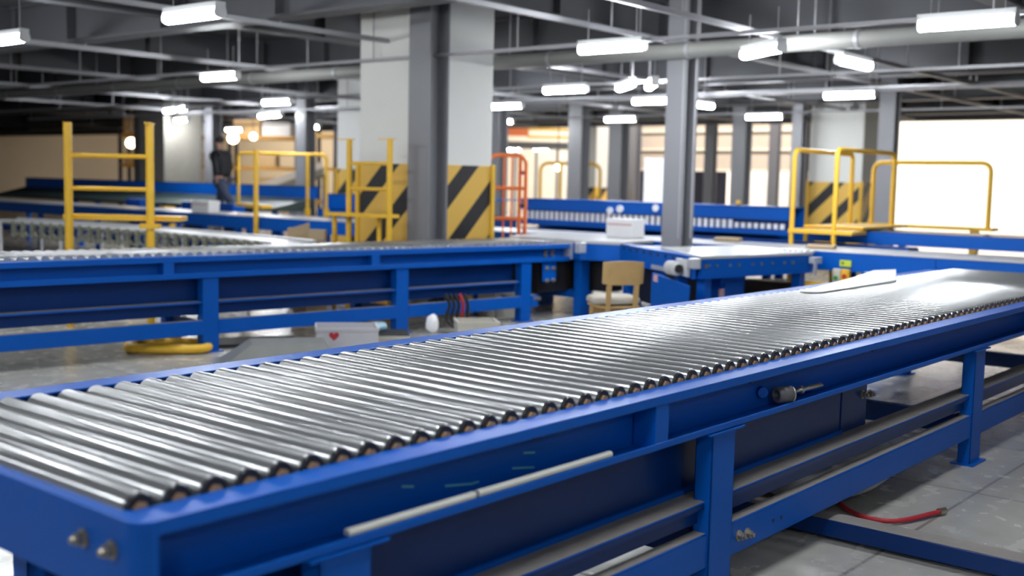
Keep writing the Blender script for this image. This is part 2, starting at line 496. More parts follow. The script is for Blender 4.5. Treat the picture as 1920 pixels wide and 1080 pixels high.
# snubbing roller with threaded tension bolt on the lower flange
q0 = on_y(1478, 748, 2.12)
bx = q0.x-1.345
mb = MB()
n = 28
def ringtube(mb, p, d, r0, r1, L, n=28):
    p = Vector(p); d = Vector(d).normalized(); a = d.orthogonal().normalized(); b = d.cross(a)
    vs = []
    for (rr, tt) in ((r1, 0), (r1, L), (r0, L), (r0, 0)):
        for k in range(n):
            t = 2*math.pi*k/n
            vs.append(p+d*tt+(a*math.cos(t)+b*math.sin(t))*rr)
    fs = [(i*n+k, i*n+(k+1) % n, ((i+1) % 4)*n+(k+1) % n, ((i+1) % 4)*n+k) for i in range(4) for k in range(n)]
    mb.add(vs, fs, True)
RB = mat('rubber_grey', (0.10, 0.10, 0.11), .45)
ringtube(mb, (bx-.05, .055, .757), (.90, -.42, 0), .018, .036, .075)
tr_ = mb.build('tension_roller', RB, A, local=True)
mb = MB()
ringtube(mb, (bx+.0176, .0235, .757), (.90, -.42, 0), .020, .0365, .005)
mb.build('rim', CHROME, tr_, local=True)
mb = MB().cyl((bx-.0, .05, .757), (bx+.30, .035, .752), .0105, 12)
for k in range(16):
    xx = bx+.21+.0085*k
    mb.cyl((xx, .0395-.0004*k, .7535), (xx+.004, .0393-.0004*k, .7534), .0125, 10)
mb.cyl((bx+.30, .035, .752), (bx+.36, .032, .751), .006, 10)
mb.build('threaded_rod', CHROME, tr_, local=True)
MB().cyl((bx+.145, .043, .7545), (bx+.168, .042, .754), .020, 6, smooth=False).build('nut', CHROME, tr_, local=True)
# stub boss beside it
MB().cyl((bx-.13, .075, .775), (bx-.10, .104, .775), .022, 16).build('boss', BLUE, A, local=True)
# scratches on the web
for (x0, y0, x1, y1) in ((753, 912, 775, 912), (834, 911, 884, 907), (884, 907, 897, 903), (960, 878, 1001, 876), (981, 849, 1002, 848)):
    a_ = on_y(x0, y0, 2.202); b_ = on_y(x1, y1, 2.202)
    MB().extrude([(0, -.003), (.001, -.003), (.001, .003), (0, .003)], (a_.x-1.345, .1028, a_.z), (b_.x-1.345, .1028, b_.z), (0, -1, 0), (0, 0, 1)).build('scuff_mark', SCUFF, A, local=True)

# pale strip lying on the lower flange (two lengths end to end)
for k, (xa, xb) in enumerate(((1.905, 2.395), (2.41, 3.085))):
    mb = MB().extrude([(-.011, 0), (.011, 0), (.011, .010), (.006, .016), (-.006, .016), (-.011, .010)], (xa, 2.118, .727), (xb, 2.118, .727), (0, 1, 0), (0, 0, 1))
    o = mb.build('plastic_strip', STRIP, shift=Vector((xa, 2.118, .727)))
    tag(o, ('ivory plastic strip on the lower rail ledge of the near conveyor, left length', 'ivory plastic strip on the lower rail ledge of the near conveyor, right length')[k], 'strip', 'ivory strips on the near rail')

# smooth merge plate beyond the near conveyor
P1 = [on_z(x, y, .942) for x, y in ((1500, 546), (1560, 531), (1600, 520), (1638, 507), (1680, 505))]
P2 = [on_z(x, y, .942) for x, y in ((1680, 526), (1612, 536), (1540, 547))]
poly = [(q.x, q.y) for q in P1+P2]
cx = sum(a[0] for a in poly)/len(poly); cy = sum(a[1] for a in poly)/len(poly)
MP = empty('merge_chute', (cx, cy, 0), 0, 'smooth pale sheet metal merge plate at the right end of the near rollers', 'chute')
mb = MB().prism(poly, .934, .942); mb.build('slide_plate', PLATE, MP)
MB().box((9.2, 3.76, 0), (9.28, 3.80, .934)).build('support', BLUE, MP)

# --- the second roller conveyor, behind
rb = math.radians(-7)
B = empty('roller_conveyor', (3.0, 9.074, 0), rb, 'blue roller conveyor on thick legs running behind the near one, left of the chair', 'conveyor')
LB = 7.90
channel(LB, .892, .05, .05, .69).build('side_rail', BLUE, B, local=True, bevel=.003)
MB().box((0, .86, .69), (LB, .87, .892)).build('side_rail', BLUE, B, local=True)
rp = roller_proto(.735, .04, caps=False)
lay_rollers(rp, B, 77, .1, .1003, .115, .888)
def bl(px, py, z=None):
    """local x on the second conveyor's front plane"""
    n_ = Vector((-math.sin(rb), math.cos(rb), 0)); d_ = Vector((math.cos(rb), math.sin(rb), 0)); o_ = Vector((3.0, 9.074, 0))
    r = ray(px, py); t = (o_-CAM).dot(n_)/r.dot(n_); p = CAM+r*t
    return (p-o_).dot(d_), p.z
for px in (317, 705):
    x_, _ = bl(px, 500)
    MB().box((x_-.05, .003, .70), (x_+.05, .10, .85)).build('stiffener', BLUE, B, local=True)
BLEG = []
for px in (378, 742, 976):
    x_, _ = bl(px, 570)
    l = big_leg(B, x_+.02, .02, .12, w=.165)
    big_leg(B, x_+.02, .76, .86, w=.165)
    BLEG.append(x_)
x_ = BLEG[0]-2.3
big_leg(B, x_, .02, .12, w=.165); big_leg(B, x_, .76, .86, w=.165)
BLEG = [x_]+BLEG
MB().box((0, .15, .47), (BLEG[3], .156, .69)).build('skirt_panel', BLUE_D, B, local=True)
MB().box((0, .03, .455), (BLEG[3], .15, .47)).build('ledge', BLUE, B, local=True)
MB().box((0, .035, .4705), (BLEG[3], .15, .4715)).build('dust_layer', DUST, B, local=True)
MB().box((0, .10, .345), (BLEG[3], .106, .455)).build('ledge_web', BLUE_D, B, local=True)
for k in range(4):
    xa = BLEG[k]+.185 if k else BLEG[0]+.16
    xb = BLEG[k+1]+.02 if k < 3 else BLEG[3]+.30
    o = MB().box((xa, .015, .165), (xb, .075, .30)).build('bottom_beam', BLUE, B, local=True, bevel=.004)
    MB().box((xa, .017, .3005), (xb, .073, .3015)).build('dust_layer', DUST, o, local=True)
xe = BLEG[3]
mb = MB()
for px, py in ((1005, 560), (1012, 560)):
    a_, z_ = bl(px, py); mb = MB(); bolt(mb, (a_, .015, z_), (0, -1, 0), .018); mb.build('bolt', BOLT, B, local=True)
# drive bracket and bolts by the end of the rail
for px, py in ((1033, 472), (1046, 472), (1033, 480), (1046, 480)):
    a_, z_ = bl(px, py); mb = MB(); bolt(mb, (a_, .10, z_), (0, -1, 0), .02); mb.build('bolt', BOLT, B, local=True)
a_, _ = bl(1037, 510)
o = MB().box((a_-.12, .05, .45), (a_+.10, .062, .69)).build('drive_bracket', BLUE, B, local=True, bevel=.003)
for px, py in ((1031, 504), (1043, 504), (1031, 527), (1043, 526)):
    q_, z_ = bl(px, py); mb = MB(); bolt(mb, (q_, .05, z_), (0, -1, 0), .02); mb.build('bolt', BOLT, o, local=True)
MB().box((a_-.05, .20, .30), (a_+.55, .70, .68)).build('dark_interior', BLACK, B, local=True, bevel=.01)  # black box filling the dark space behind the bracket
for k in (1, 2, 3):
    MB().box((BLEG[k]+.07, .12, .17), (BLEG[k]+.13, .76, .28)).build('cross_brace', BLUE_D, B, local=True)
q_, z_ = bl(1080, 466)
o = MB().box((LB, -.03, .71), (LB+.012, .87, .91)).build('end_plate', PLATE, B, local=True)

# ------------------------------------------------------------------ belt conveyors across the hall
def belt_conveyor(origin, rz, L, W, top, side, label, legs=(), belt=BELT, group=None, name='belt_conveyor', nleg=6, edge=.03, paint=BLUE):
    R = empty(name, origin, rz, label, 'conveyor', group)
    mb = MB().box((0, edge+.002, top-.03), (L, W-edge-.002, top))
    mb.build('belt', belt, R, local=True, bevel=.008)
    for y in (0, W-edge):
        s = 1
        yo = y
        m_ = MB()
        if y == 0:
            m_.box((0, 0, top-side), (L, .006, top-.012)).box((0, 0, top-.018), (L, edge, top-.012)).box((0, 0, top-side), (L, edge, top-side+.006))
        else:
            m_.box((0, W-.006, top-side), (L, W, top-.012)).box((0, W-edge, top-.018), (L, W, top-.012))
        m_.build('side_rail', paint, R, local=True)
    for k in range(nleg):
        x = L*(k+.5)/nleg
        for y in (.03, W-.11):
            MB().box((x-.04, y, 0), (x+.04, y+.08, top-side+.01)).build('leg', paint, R, local=True)
        MB().box((x-.03, .11, .25), (x+.03, W-.11, .33)).build('cross_brace', BLUE_D, R, local=True)
    m_ = MB().box((0, .03, .27), (L, .07, .33)); m_.build('bottom_beam', paint, R, local=True)
    return R
# long cross line: runs along y, near side at x=11.9  (local x -> world +y, local y -> world -x)
K = belt_conveyor((12.95, -1.0, 0), math.pi/2, 32.0, 1.05, .93, .215, 'very long grey belt conveyor crossing the whole hall, carrying two white boxes', nleg=14, edge=.04)
# seam strips and bolts on its near side
for k, yy in enumerate((2.1, 4.15, 6.2, 9.4, 12.2, 14.3, 16.5, 18.8)):
    m_ = MB().box((yy+1-.03, 1.05, .72), (yy+1+.03, 1.062, .905)); m_.build('joint_strip', BLUE, K, local=True)

# short cross transfer at the end of the second conveyor
def P(px, py, z=.93):
    q = on_z(px, py, z); return (q.x, q.y)
pa, pb, pc, pd = P(935, 440), P(1020, 438), P(1146, 453), P(1078, 459)
pl = [(10.96, 8.05), (11.10, 7.53), (11.88, 7.60), (11.88, 9.40), (11.05, 9.25), (10.93, 8.98)]
T1 = empty('transfer_table', (11.4, 8.6, 0), 0, 'short pale transfer table joining the second roller conveyor to the long belt', 'conveyor')
MB().prism(pl, .90, .935).build('slide_plate', BELT, T1)
pin = [(11.4+(a-11.4)*.985, 8.6+(b-8.6)*.985) for a, b in pl]
MB().prism(pin, .70, .90).build('side_frame', BLUE, T1)
for (a, b) in ((11.10, 8.12), (11.7, 7.75), (11.7, 9.2), (11.12, 9.05)):
    MB().box((a-.09, b-.05, 0), (a+.09, b+.05, .70)).build('leg', BLUE, T1)
MB().box((11.05, 8.1, .22), (11.15, 9.1, .32)).build('bottom_beam', BLUE, T1)
MB().box((11.28, 7.85, .30), (11.6, 9.1, .69)).build('dark_interior', BLACK, T1, bevel=.01)  # black box added to darken the machine interior behind the chair
m_ = MB().cbox((10.80, 7.93, .86), (.10, .10, .13), rb); m_.build('end_bearing', PLATE, T1, bevel=.01)

# diagonal link G from the transfer table to the drive table
ga, gb = Vector((11.08, 7.55, 0)), Vector((9.72, 5.72, 0))
dg = (gb-ga).normalized(); ng = Vector((-dg.y, dg.x, 0))   # towards +x
ang = math.atan2(dg.y, dg.x)
LG = (gb-ga).length
G = empty('diagonal_conveyor', (ga.x, ga.y, 0), ang, 'dark blue slanting conveyor side between the transfer table and the motor table, behind the chair', 'conveyor')
MB().box((.0, .0, .70), (LG, .012, .915)).box((0, 0, .903), (LG, .10, .915)).box((0, -.02, .70), (LG, .03, .706)).build('side_rail', BLUE, G, local=True)
MB().box((.0, .08, .86), (LG*.55, .55, .90)).build('belt', BLUE_D, G, local=True)
MB().box((.05, .03, .0), (.15, .13, .70)).build('leg', BLUE, G, local=True)
MB().box((.2, .18, .26), (LG*.7, .5, .69)).build('dark_interior', BLACK, G, local=True)  # black box added so the space under the link stays dark
MB().box((LG-.6, .03, .0), (LG-.5, .13, .70)).build('leg', BLUE, G, local=True)
m_ = MB()
for k in range(9):
    m_ = MB().cyl((.15+k*.22, -.012, .875), (.15+k*.22, 0, .875), .02, 12); m_.build('bolt_cap', BLACK, G, local=True)
MB().box((LG*.48, -.02, .715), (LG*.74, .0, .755)).build('zinc_bracket', PLATE, G, local=True)
# guard panel: tapered blue plate with a small label
gy = -.16
m_ = MB()
x0g, x1g = LG*.66, LG*1.10
prof = [(x0g, .70), (x1g, .655), (x1g-.06, .30), (x1g-.24, .30), (x0g-.02, .33)]
vs = [(a, gy, b) for a, b in prof]+[(a, gy+.02, b) for a, b in prof]
n5 = 5
m_.add(vs, [tuple(range(5))[::-1], tuple(range(5, 10))]+[(k, (k+1) % 5, (k+1) % 5+5, k+5) for k in range(5)])
m_.box((x0g-.02, gy+.02, .33), (x0g, 0, .69)).box((x0g-.02, gy+.02, .33), (x1g-.1, 0, .35))
gp = m_.build('guard_panel', BLUE, G, local=True)
MB().box((x0g+.05, gy-.003, .615), (x0g+.17, gy, .685)).build('sticker', PINK, gp, local=True)
# gear motor with finned housing
mx_ = LG*.89
m_ = MB().cbox((mx_, -.03, .80), (.30, .03, .17)).cyl((mx_-.10, -.14, .79), (mx_+.06, -.10, .79), .055, 18)
for k in range(7):
    m_.cyl((mx_-.09+k*.02, -.137+k*.004, .79), (mx_-.083+k*.02, -.136+k*.004, .79), .072, 18)
m_.cyl((mx_-.2, -.13, .79), (mx_-.10, -.14, .79), .02, 12)
m_.build('gear_motor', HOUSING, G, local=True)
MB().cyl((mx_+.05, -.11, .79), (mx_+.085, -.10, .79), .045, 8, smooth=False).build('motor_cover', BLACK, G, local=True)

# drive table D
D4 = [(9.66, 5.62), (11.34, 5.30), (12.15, 5.55), (11.95, 6.35), (10.68, 6.76)]
D4 = [(9.66, 5.62), (11.42, 5.28), (11.86, 5.45), (11.86, 6.40), (10.68, 6.74)]
DT = empty('transfer_table', (10.9, 5.9, 0), 0, 'white topped blue drive table feeding the long belt, in front of the grey right column', 'conveyor')
MB().prism(D4, .905, .935).build('belt', BELT, DT, bevel=.006)
cD = (10.9, 5.95)
Din = [(cD[0]+(a-cD[0])*.985, cD[1]+(b-cD[1])*.985) for a, b in D4]
MB().prism(Din, .72, .905).build('side_frame', BLUE, DT)
Dfl = [(cD[0]+(a-cD[0])*1.005, cD[1]+(b-cD[1])*1.005) for a, b in D4]
MB().prism(Dfl, .712, .722).build('lower_flange', BLUE, DT)
for (a, b) in ((9.90, 5.72), (11.40, 5.42), (10.75, 6.6), (11.7, 6.3)):
    MB().box((a-.06, b-.05, 0), (a+.06, b+.05, .715)).build('leg', BLUE, DT)
dd = Vector((D4[1][0]-D4[0][0], D4[1][1]-D4[0][1], 0)).normalized(); nn = Vector((dd.y, -dd.x, 0))
for t_, r_ in ((.06, .022), (.11, .012), (.22, .014), (.42, .014), (.56, .016), (.78, .014), (.92, .016), (1.10, .014), (1.30, .016), (1.45, .02)):
    q = Vector((*Din[0], .0))+dd*t_+Vector((0, 0, .845-.01*(r_ > .013)))
    MB().cyl(q, q+nn*.012, r_, 12).build('bolt_cap', BOLT, DT)
q = Vector((9.66, 5.66, .86))
m_ = MB().cbox((9.63, 5.68, .865), (.13, .10, .10), .8); m_.build('end_bearing', PLATE, DT, bevel=.012)
q = Vector(D4[1]+(0,)); 
MB().cbox((11.42, 5.24, .85), (.16, .06, .07), -.2).cbox((11.38, 5.22, .77), (.05, .02, .16), -.2).build('end_bearing', PLATE, DT, bevel=.006)
for k in range(5):
    a = Vector((11.36-.01*k, 5.33+.06*k, .95)); MB().cyl(a+Vector((-.03, 0, 0)), a+Vector((.05, 0, 0)), .018, 10).build('wheel', PAPER, DT)

# control cabinet under the drive table
q = at(1367, 560, 11.9)
CB = empty('control_cabinet', (q.x, q.y, 0), 0, 'blue control cabinet with a pale square sticker under the drive table', 'cabinet')
m_ = MB().cbox((q.x, q.y+.1, .36), (.36, .30, .66), -.19); m_.build('body', BLUE, CB, bevel=.01)
MB().cbox((q.x-.02, q.y-.06, .34), (.30, .012, .58), -.19).build('door', BLUE, CB, bevel=.003)
e_ = on_y(1353, 549, q.y-.068)
MB().cbox((e_.x, q.y-.066, e_.z), (.08, .01, .08), -.19).build('sticker', PINK, CB)

# ------------------------------------------------------------------ sorter with slotted side panel
SX = 13.72
SO = empty('slotted_conveyor', (SX, 9.0, 0), 0, 'bright blue high sided conveyor with a row of white slots along its side', 'conveyor')
MB().box((SX, 6.7, 1.185), (SX+.03, 11.25, 1.36)).box((SX, 6.7, 1.345), (SX+.5, 11.25, 1.36)).build('side_panel', BLUE, SO)
MB().box((SX-.02, 8.15, .96), (SX+.03, 11.25, 1.045)).box((SX-.02, 6.7, .99), (SX+.03, 8.15, 1.055)).build('lower_lip', BLUE, SO)
MB().box((SX+.06, 6.7, 1.04), (SX+.08, 11.25, 1.19)).build('slot_backing', BLUE_D, SO)
MB().box((SX+.45, 6.7, .9), (SX+.48, 11.25, 1.36)).build('side_panel', BLUE, SO)
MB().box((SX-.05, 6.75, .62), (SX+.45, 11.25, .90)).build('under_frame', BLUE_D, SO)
for k in range(46):
    y0 = 11.16-.0965*k
    if y0 < 6.78: break
    h = .125 if k < 38 else .07
    m_ = MB().box((SX+.01, y0-.052, 1.045+(.02 if k >= 38 else 0)), (SX+.04, y0, 1.045+(.02 if k >= 38 else 0)+h)); m_.build('white_pad', PAPER, SO)
for (a, b) in ((7.0, .0), (9.0, 0), (11.0, 0)):
    MB().box((SX, a-.05, 0), (SX+.08, a+.05, .62)).build('leg', BLUE, SO)
    MB().box((SX+.36, a-.05, 0), (SX+.44, a+.05, .62)).build('leg', BLUE, SO)
for px, py, r_ in ((1144, 395, .05), (1163, 392, .055), (1230, 390, .05)):
    e_ = on_x(px, py, SX)
    MB().cyl((SX-.02, e_.y, e_.z), (SX, e_.y, e_.z), r_, 20).build('round_sticker', PAPER, SO)

# blue side sections to the right, behind the yellow gates
R1 = belt_conveyor((14.6, -1.0, 0), math.pi/2, 7.4, .9, 1.10, .16, 'blue conveyor section right of the slotted one, under the yellow step frames', nleg=4, belt=BLUE_D)
MB().box((0, .90, .58), (7.4, .915, .86)).build('skirt_panel', BLUE, R1, local=True)
# low blue panels in front of the slotted conveyor (right half)
R2c = belt_conveyor((13.55, 4.9, 0), math.pi/2, 3.15, .35, .94, .10, 'low blue panelled unit below the slotted conveyor, right of the grey column', nleg=2, belt=BLUE_D)
MB().box((0, .35, .62), (3.15, .362, .88)).build('skirt_panel', BLUE, R2c, local=True)

# ------------------------------------------------------------------ conveyors on the far left
GB = empty('belt_conveyor', (14.6, 21.0, 0), 0, 'dark green inclined belt conveyor with a tall blue side board, far left', 'conveyor')
MB().box((15.2, 17.9, 1.16), (15.25, 30, 1.42)).box((15.2, 17.9, 1.40), (15.35, 30, 1.42)).build('side_board', BLUE, GB)
MB().prism([(14.3, 18.2), (15.2, 18.0), (15.2, 30), (14.3, 30)], .90, [.96, 1.17, 1.17, .96]).build('belt', GREEN, GB)
for yy in (19, 22.5, 26):
    MB().box((14.4, yy, 0), (14.5, yy+.1, .9)).build('leg', BLUE, GB)
    MB().box((15.0, yy, 0), (15.1, yy+.1, .9)).build('leg', BLUE, GB)
for (pxa, pxb, pya, pyb, X, lab) in ((236, 262, 380, 392, 13.3, 'small blue side unit at the far left edge behind the yellow post'),
                                   (340, 366, 380, 392, 13.3, 'small blue side unit left of the white box on the long belt'),
                                   (412, 436, 380, 393, 13.3, 'small blue side unit right of the white box near the walking person')):
    a_ = on_x(pxa, pya, X); b_ = on_x(pxb, pyb, X)
    R = empty('drive_unit', (X, a_.y, 0), 0, lab, 'machine', 'small blue drive units behind the long belt')
    MB().box((X, b_.y, .86), (X+.3, a_.y, 1.06)).build('body', BLUE, R, bevel=.01)
    MB().box((X+.05, b_.y+.05, 0), (X+.25, a_.y-.05, .86)).build('stand', BLUE_D, R)
# blue line behind the person
L2 = empty('belt_conveyor', (15.6, 15.0, 0), 0, 'blue conveyor with high side panels behind the far yellow railing, left of the pillar', 'conveyor')
MB().box((15.3, 13.3, .98), (15.34, 17.8, 1.28)).box((15.3, 13.3, 1.26), (16.2, 17.8, 1.28)).build('side_panel', BLUE, L2)
MB().box((15.15, 13.3, .76), (15.2, 17.8, .98)).box((15.15, 13.3, .96), (15.34, 17.8, .98)).build('skirt_panel', BLUE, L2)
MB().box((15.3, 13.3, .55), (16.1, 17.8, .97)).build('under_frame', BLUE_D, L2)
for yy in (13.6, 15.5, 17.8):
    MB().box((15.4, yy, 0), (15.5, yy+.1, .55)).build('leg', BLUE, L2)
# flexible skate-wheel conveyor joining the second conveyor from the left back
SK = empty('skate_wheel_conveyor', (8.0, 12.0, 0), 0, 'grey flexible skate-wheel conveyor with zigzag sides behind the second roller conveyor', 'conveyor')
def skx(y): return 7.62 + .22*math.sin((y-9.6)*.5)
SKG = mat('skate_grey_green', (0.23, 0.24, 0.20), .5, metal=.4, noise=.1)
m_ = MB()
pts = [(skx(9.75+.35*k)+.0, 9.75+.35*k, .925) for k in range(20)]
m_.tube([(a, b, c_-.015) for a, b, c_ in pts], .022, 8)
m_.tube([(a+.62, b, c_-.015) for a, b, c_ in pts], .022, 8)
m_.build('edge_rail', PLATE, SK)
m_ = MB()
tp = [(a, b) for a, b, _ in pts]+[(a+.62, b) for a, b, _ in pts][::-1]
m_.prism(tp, .88, .905); m_.build('wheel_bed', PLATE, SK)
for k in range(26):
    y = 9.85+.22*k; x = skx(y)
    m_ = MB()
    m_.tube([(x-.02, y, .90), (x-.02, y+.2, .72)], .013, 6).tube([(x-.02, y+.2, .90), (x-.02, y, .72)], .013, 6)
    for zz in (.88, .81, .74):
        m_.cyl((x-.05, y+.1, zz), (x-.02, y+.1, zz), .045, 12)
    m_.build('scissor_link', SKG, SK)
for k in range(5):
    y = 10.2+1.4*k; x = skx(y)
    for dx in (.0, .6):
        m_ = MB().cyl((x+dx, y, .08), (x+dx, y, .9), .022, 8).cyl((x+dx-.02, y, .045), (x+dx+.02, y, .045), .045, 14)
        m_.build('caster_leg', PLATE, SK)

# ------------------------------------------------------------------ yellow step frames and gates
def hoop_pts(a, b, zt, za, zb, r=.09, n=6):
    """post at a (xy) up from za, bend, across to b, down to zb"""
    a = Vector((*a, 0)); b = Vector((*b, 0)); d = (b-a).normalized()
    pts = [a+Vector((0, 0, za)), a+Vector((0, 0, zt-r))]
    for k in range(1, n):
        t = math.pi/2*k/n
        pts.append(a+d*(r-r*math.cos(t))+Vector((0, 0, zt-r+r*math.sin(t))))
    pts.append(a+d*r+Vector((0, 0, zt)))
    pts.append(b-d*r+Vector((0, 0, zt)))
    for k in range(1, n):
        t = math.pi/2*k/n
        pts.append(b-d*(r-r*math.sin(t))+Vector((0, 0, zt-r+r*math.cos(t))))
    pts += [b+Vector((0, 0, zt-r)), b+Vector((0, 0, zb))]
    return pts
# right: crossing steps over the long belt
n1 = on_x(1490, 300, 13.1); n2 = on_x(1570, 300, 13.1)
f1 = on_y(1599, 300, n1.y); f2 = on_y(1677, 300, n2.y)
ST = empty('crossing_steps', (13.1, n1.y, 0), 0, 'yellow tubular crossing steps with two tall hoops, beyond the long belt at right', 'steps')
MB().tube(hoop_pts((n1.x, n1.y), (f1.x, f1.y), 2.09, 0, 1.05), .03).build('handrail', YEL, ST)
MB().tube(hoop_pts((n2.x, n2.y), (f2.x, f2.y), 2.10, 0, 1.05), .03).build('handrail', YEL, ST)
MB().box((13.06, n2.y-.25, 1.06), (13.5, n1.y+.03, 1.11)).build('tread', YEL, ST, bevel=.005)
MB().box((13.5, n2.y-.2, 1.12), (15.0, n1.y+.03, 1.15)).build('tread', YEL, ST, bevel=.005)
MB().box((13.05, n2.y, .3), (13.14, n1.y, .34)).build('tread', YEL, ST)
MB().box((13.05, n2.y, .62), (13.14, n1.y, .66)).build('tread', YEL, ST)
g1 = on_x(1638, 330, 15.6)
ST2 = empty('step_frame', (15.6, g1.y, 0), 0, 'lower yellow hoop frame at the right edge, behind the crossing steps', 'steps')
MB().tube(hoop_pts((15.6, g1.y), (15.6, g1.y-1.6), 2.0, 1.12, 1.12, r=.12), .032).build('handrail', YEL, ST2)
MB().box((15.45, g1.y-1.7, 1.10), (15.75, g1.y+.1, 1.14)).build('tread', YEL, ST2)
MB().box((15.5, g1.y-1.5, 0), (15.6, g1.y-1.4, 1.1)).box((15.5, g1.y-.1, 0), (15.6, g1.y, 1.1)).build('leg', YEL, ST2)
# yellow lower step frame seen under the long belt
q1_, q2_ = at(1497, 520, 12.35), at(1592, 523, 12.35)
LS = empty('low_step', (11.5, q1_.y, 0), 0, 'low yellow step frame standing under the drive table at right', 'steps')
MB().cbox((q1_.x, q1_.y, .36), (.06, .06, .72)).build('leg', YEL, LS)
MB().extrude([(-.03, -.03), (.03, -.03), (.03, .03), (-.03, .03)], (q1_.x, q1_.y, .58), (q2_.x, q2_.y, .55), (0, 0, 1), (.7, .7, 0)).build('tread', YEL, LS)
MB().cbox((q2_.x, q2_.y, .27), (.05, .05, .54)).build('leg', YEL, LS)

# middle: step unit in front of the striped pillar
def flat_top_post(mb, x, y, z1, r=.036):
    mb.cyl((x, y, 0), (x, y, z1), r, 14)
    return mb
pa_ = at(655, 300, 13.5); pb_ = at(731, 300, 13.15)
SM = empty('crossing_steps', (pa_.x, pa_.y, 0), 0, 'yellow step stand with rungs and two posts in front of the striped pillar', 'steps')
for q in (pa_, pb_):
    MB().cyl((q.x, q.y, 0), (q.x, q.y, 2.08), .036, 14).build('post', YEL, SM)
    MB().cbox((q.x-.02, q.y+.03, 2.085), (.05, .26, .012)).build('cap_plate', YEL, SM)
def bar(mb, a, b, t=.018):
    return mb.cyl(a, b, t, 8)
m_ = MB()
for z in (1.80, 1.50):
    bar(m_, (pa_.x, pa_.y, z), (pb_.x, pb_.y, z), .022)
m_.build('rung', YEL, SM)
v_ = Vector((pb_.x-pa_.x, pb_.y-pa_.y, 0)); v_.normalize(); u_ = Vector((-.75, .66, 0))
c0 = Vector((pa_.x, pa_.y, 0)); c1 = Vector((pb_.x, pb_.y, 0))
pts4 = [c0+u_*.26-v_*.05, c0-u_*.12-v_*.1, c1-u_*.10+v_*.03, c1+u_*.26+v_*.03]
MB().prism([(p.x, p.y) for p in pts4], 1.165, 1.21).build('platform', YEL, SM, bevel=.006)
MB().cyl((pa_.x-.05, pa_.y+.2, 0), (pa_.x-.05, pa_.y+.2, 1.17), .03, 10).cyl((pb_.x+.05, pb_.y+.22, 0), (pb_.x+.05, pb_.y+.22, 1.17), .03, 10).build('leg', YEL, SM)
# left: single tall post with two rails
pc_ = at(281, 300, 11.7)
SL = empty('crossing_steps', (pc_.x, pc_.y, 0), 0, 'tall yellow post with two side rails and a step plate at the left edge', 'steps')
MB().cyl((pc_.x, pc_.y, 0), (pc_.x-.0, pc_.y, 2.14), .042, 14).build('post', YEL, SL)
MB().cbox((pc_.x, pc_.y, 2.145), (.05, .26, .012), -.8).build('cap_plate', YEL, SL)
u2_ = Vector((-.64, .77, 0))
m_ = MB()
for z in (1.80, 1.46):
    m_.cyl(Vector((pc_.x, pc_.y, z)), Vector((pc_.x, pc_.y, z))+u2_*.85, .024, 8)
m_.build('rail', YEL, SL)
e_ = Vector((pc_.x, pc_.y, 0))+u2_*.85
MB().cyl((e_.x, e_.y, 0), (e_.x, e_.y, 2.14), .042, 14).build('post', YEL, SL)
pts4 = [Vector((pc_.x, pc_.y, 0))-u2_*.28+Vector((.07, .06, 0)), Vector((pc_.x, pc_.y, 0))+u2_*.95+Vector((.07, .06, 0)), Vector((pc_.x, pc_.y, 0))+u2_*.95+Vector((.3, .26, 0)), Vector((pc_.x, pc_.y, 0))-u2_*.28+Vector((.3, .26, 0))]
MB().prism([(p.x, p.y) for p in pts4], 1.13, 1.18).build('platform', YEL, SL)
MB().cbox((pc_.x, pc_.y, 1.08), (.2, .12, .05), -.8).build('bracket', YEL, SL)
# far railing behind the walking person
r0 = at(447, 320, 22.0); r1 = at(480, 320, 18.9); r2 = at(577, 320, 21.8); r3 = at(612, 320, 21.8)
FR = empty('handrail', (r0.x, r0.y, 0), 0, 'far yellow handrail of joined hoops right of the walking person', 'railing')
MB().tube(hoop_pts((r0.x, r0.y), (r3.x, r3.y), 1.647+.40, 1.0, 1.0, r=.1), .032).build('rail', YEL, FR)
MB().cyl((r2.x, r2.y, 1.0), (r2.x, r2.y, 2.03), .034, 10).build('post', YEL, FR)
MB().cyl((r1.x, r1.y, .0), (r1.x, r1.y, 2.06), .042, 10).build('post', YEL, FR)
a_ = at(451, 383, 20.5); b_ = at(500, 385, 19.2)
MB().cbox(((a_.x+b_.x)/2, (a_.y+b_.y)/2, a_.z), ((b_-a_).length, .2, .06), math.atan2(b_.y-a_.y, b_.x-a_.x)).build('platform', YEL, FR)
for q in (r0, r2, r3):
    MB().cbox((q.x, q.y, .5), (.08, .08, 1.0)).build('post', YEL, FR)
# far thin railing in front of the bright wall
r0 = at(1013, 330, 30.0); r3 = at(1125, 330, 30.0)
FQ = empty('handrail', (r0.x, r0.y, 0), 0, 'thin far yellow railing before the bright wall, right of the orange trolley', 'railing')
MB().tube(hoop_pts((r0.x, r0.y), (r3.x, r3.y), 1.647+.46, 0, 0, r=.22), .045).build('rail', YEL, FQ)
for px in (1051, 1088):
    q = at(px, 330, 30.0); MB().cyl((q.x, q.y, 0), (q.x, q.y, 2.08), .045, 8).build('post', YEL, FQ)

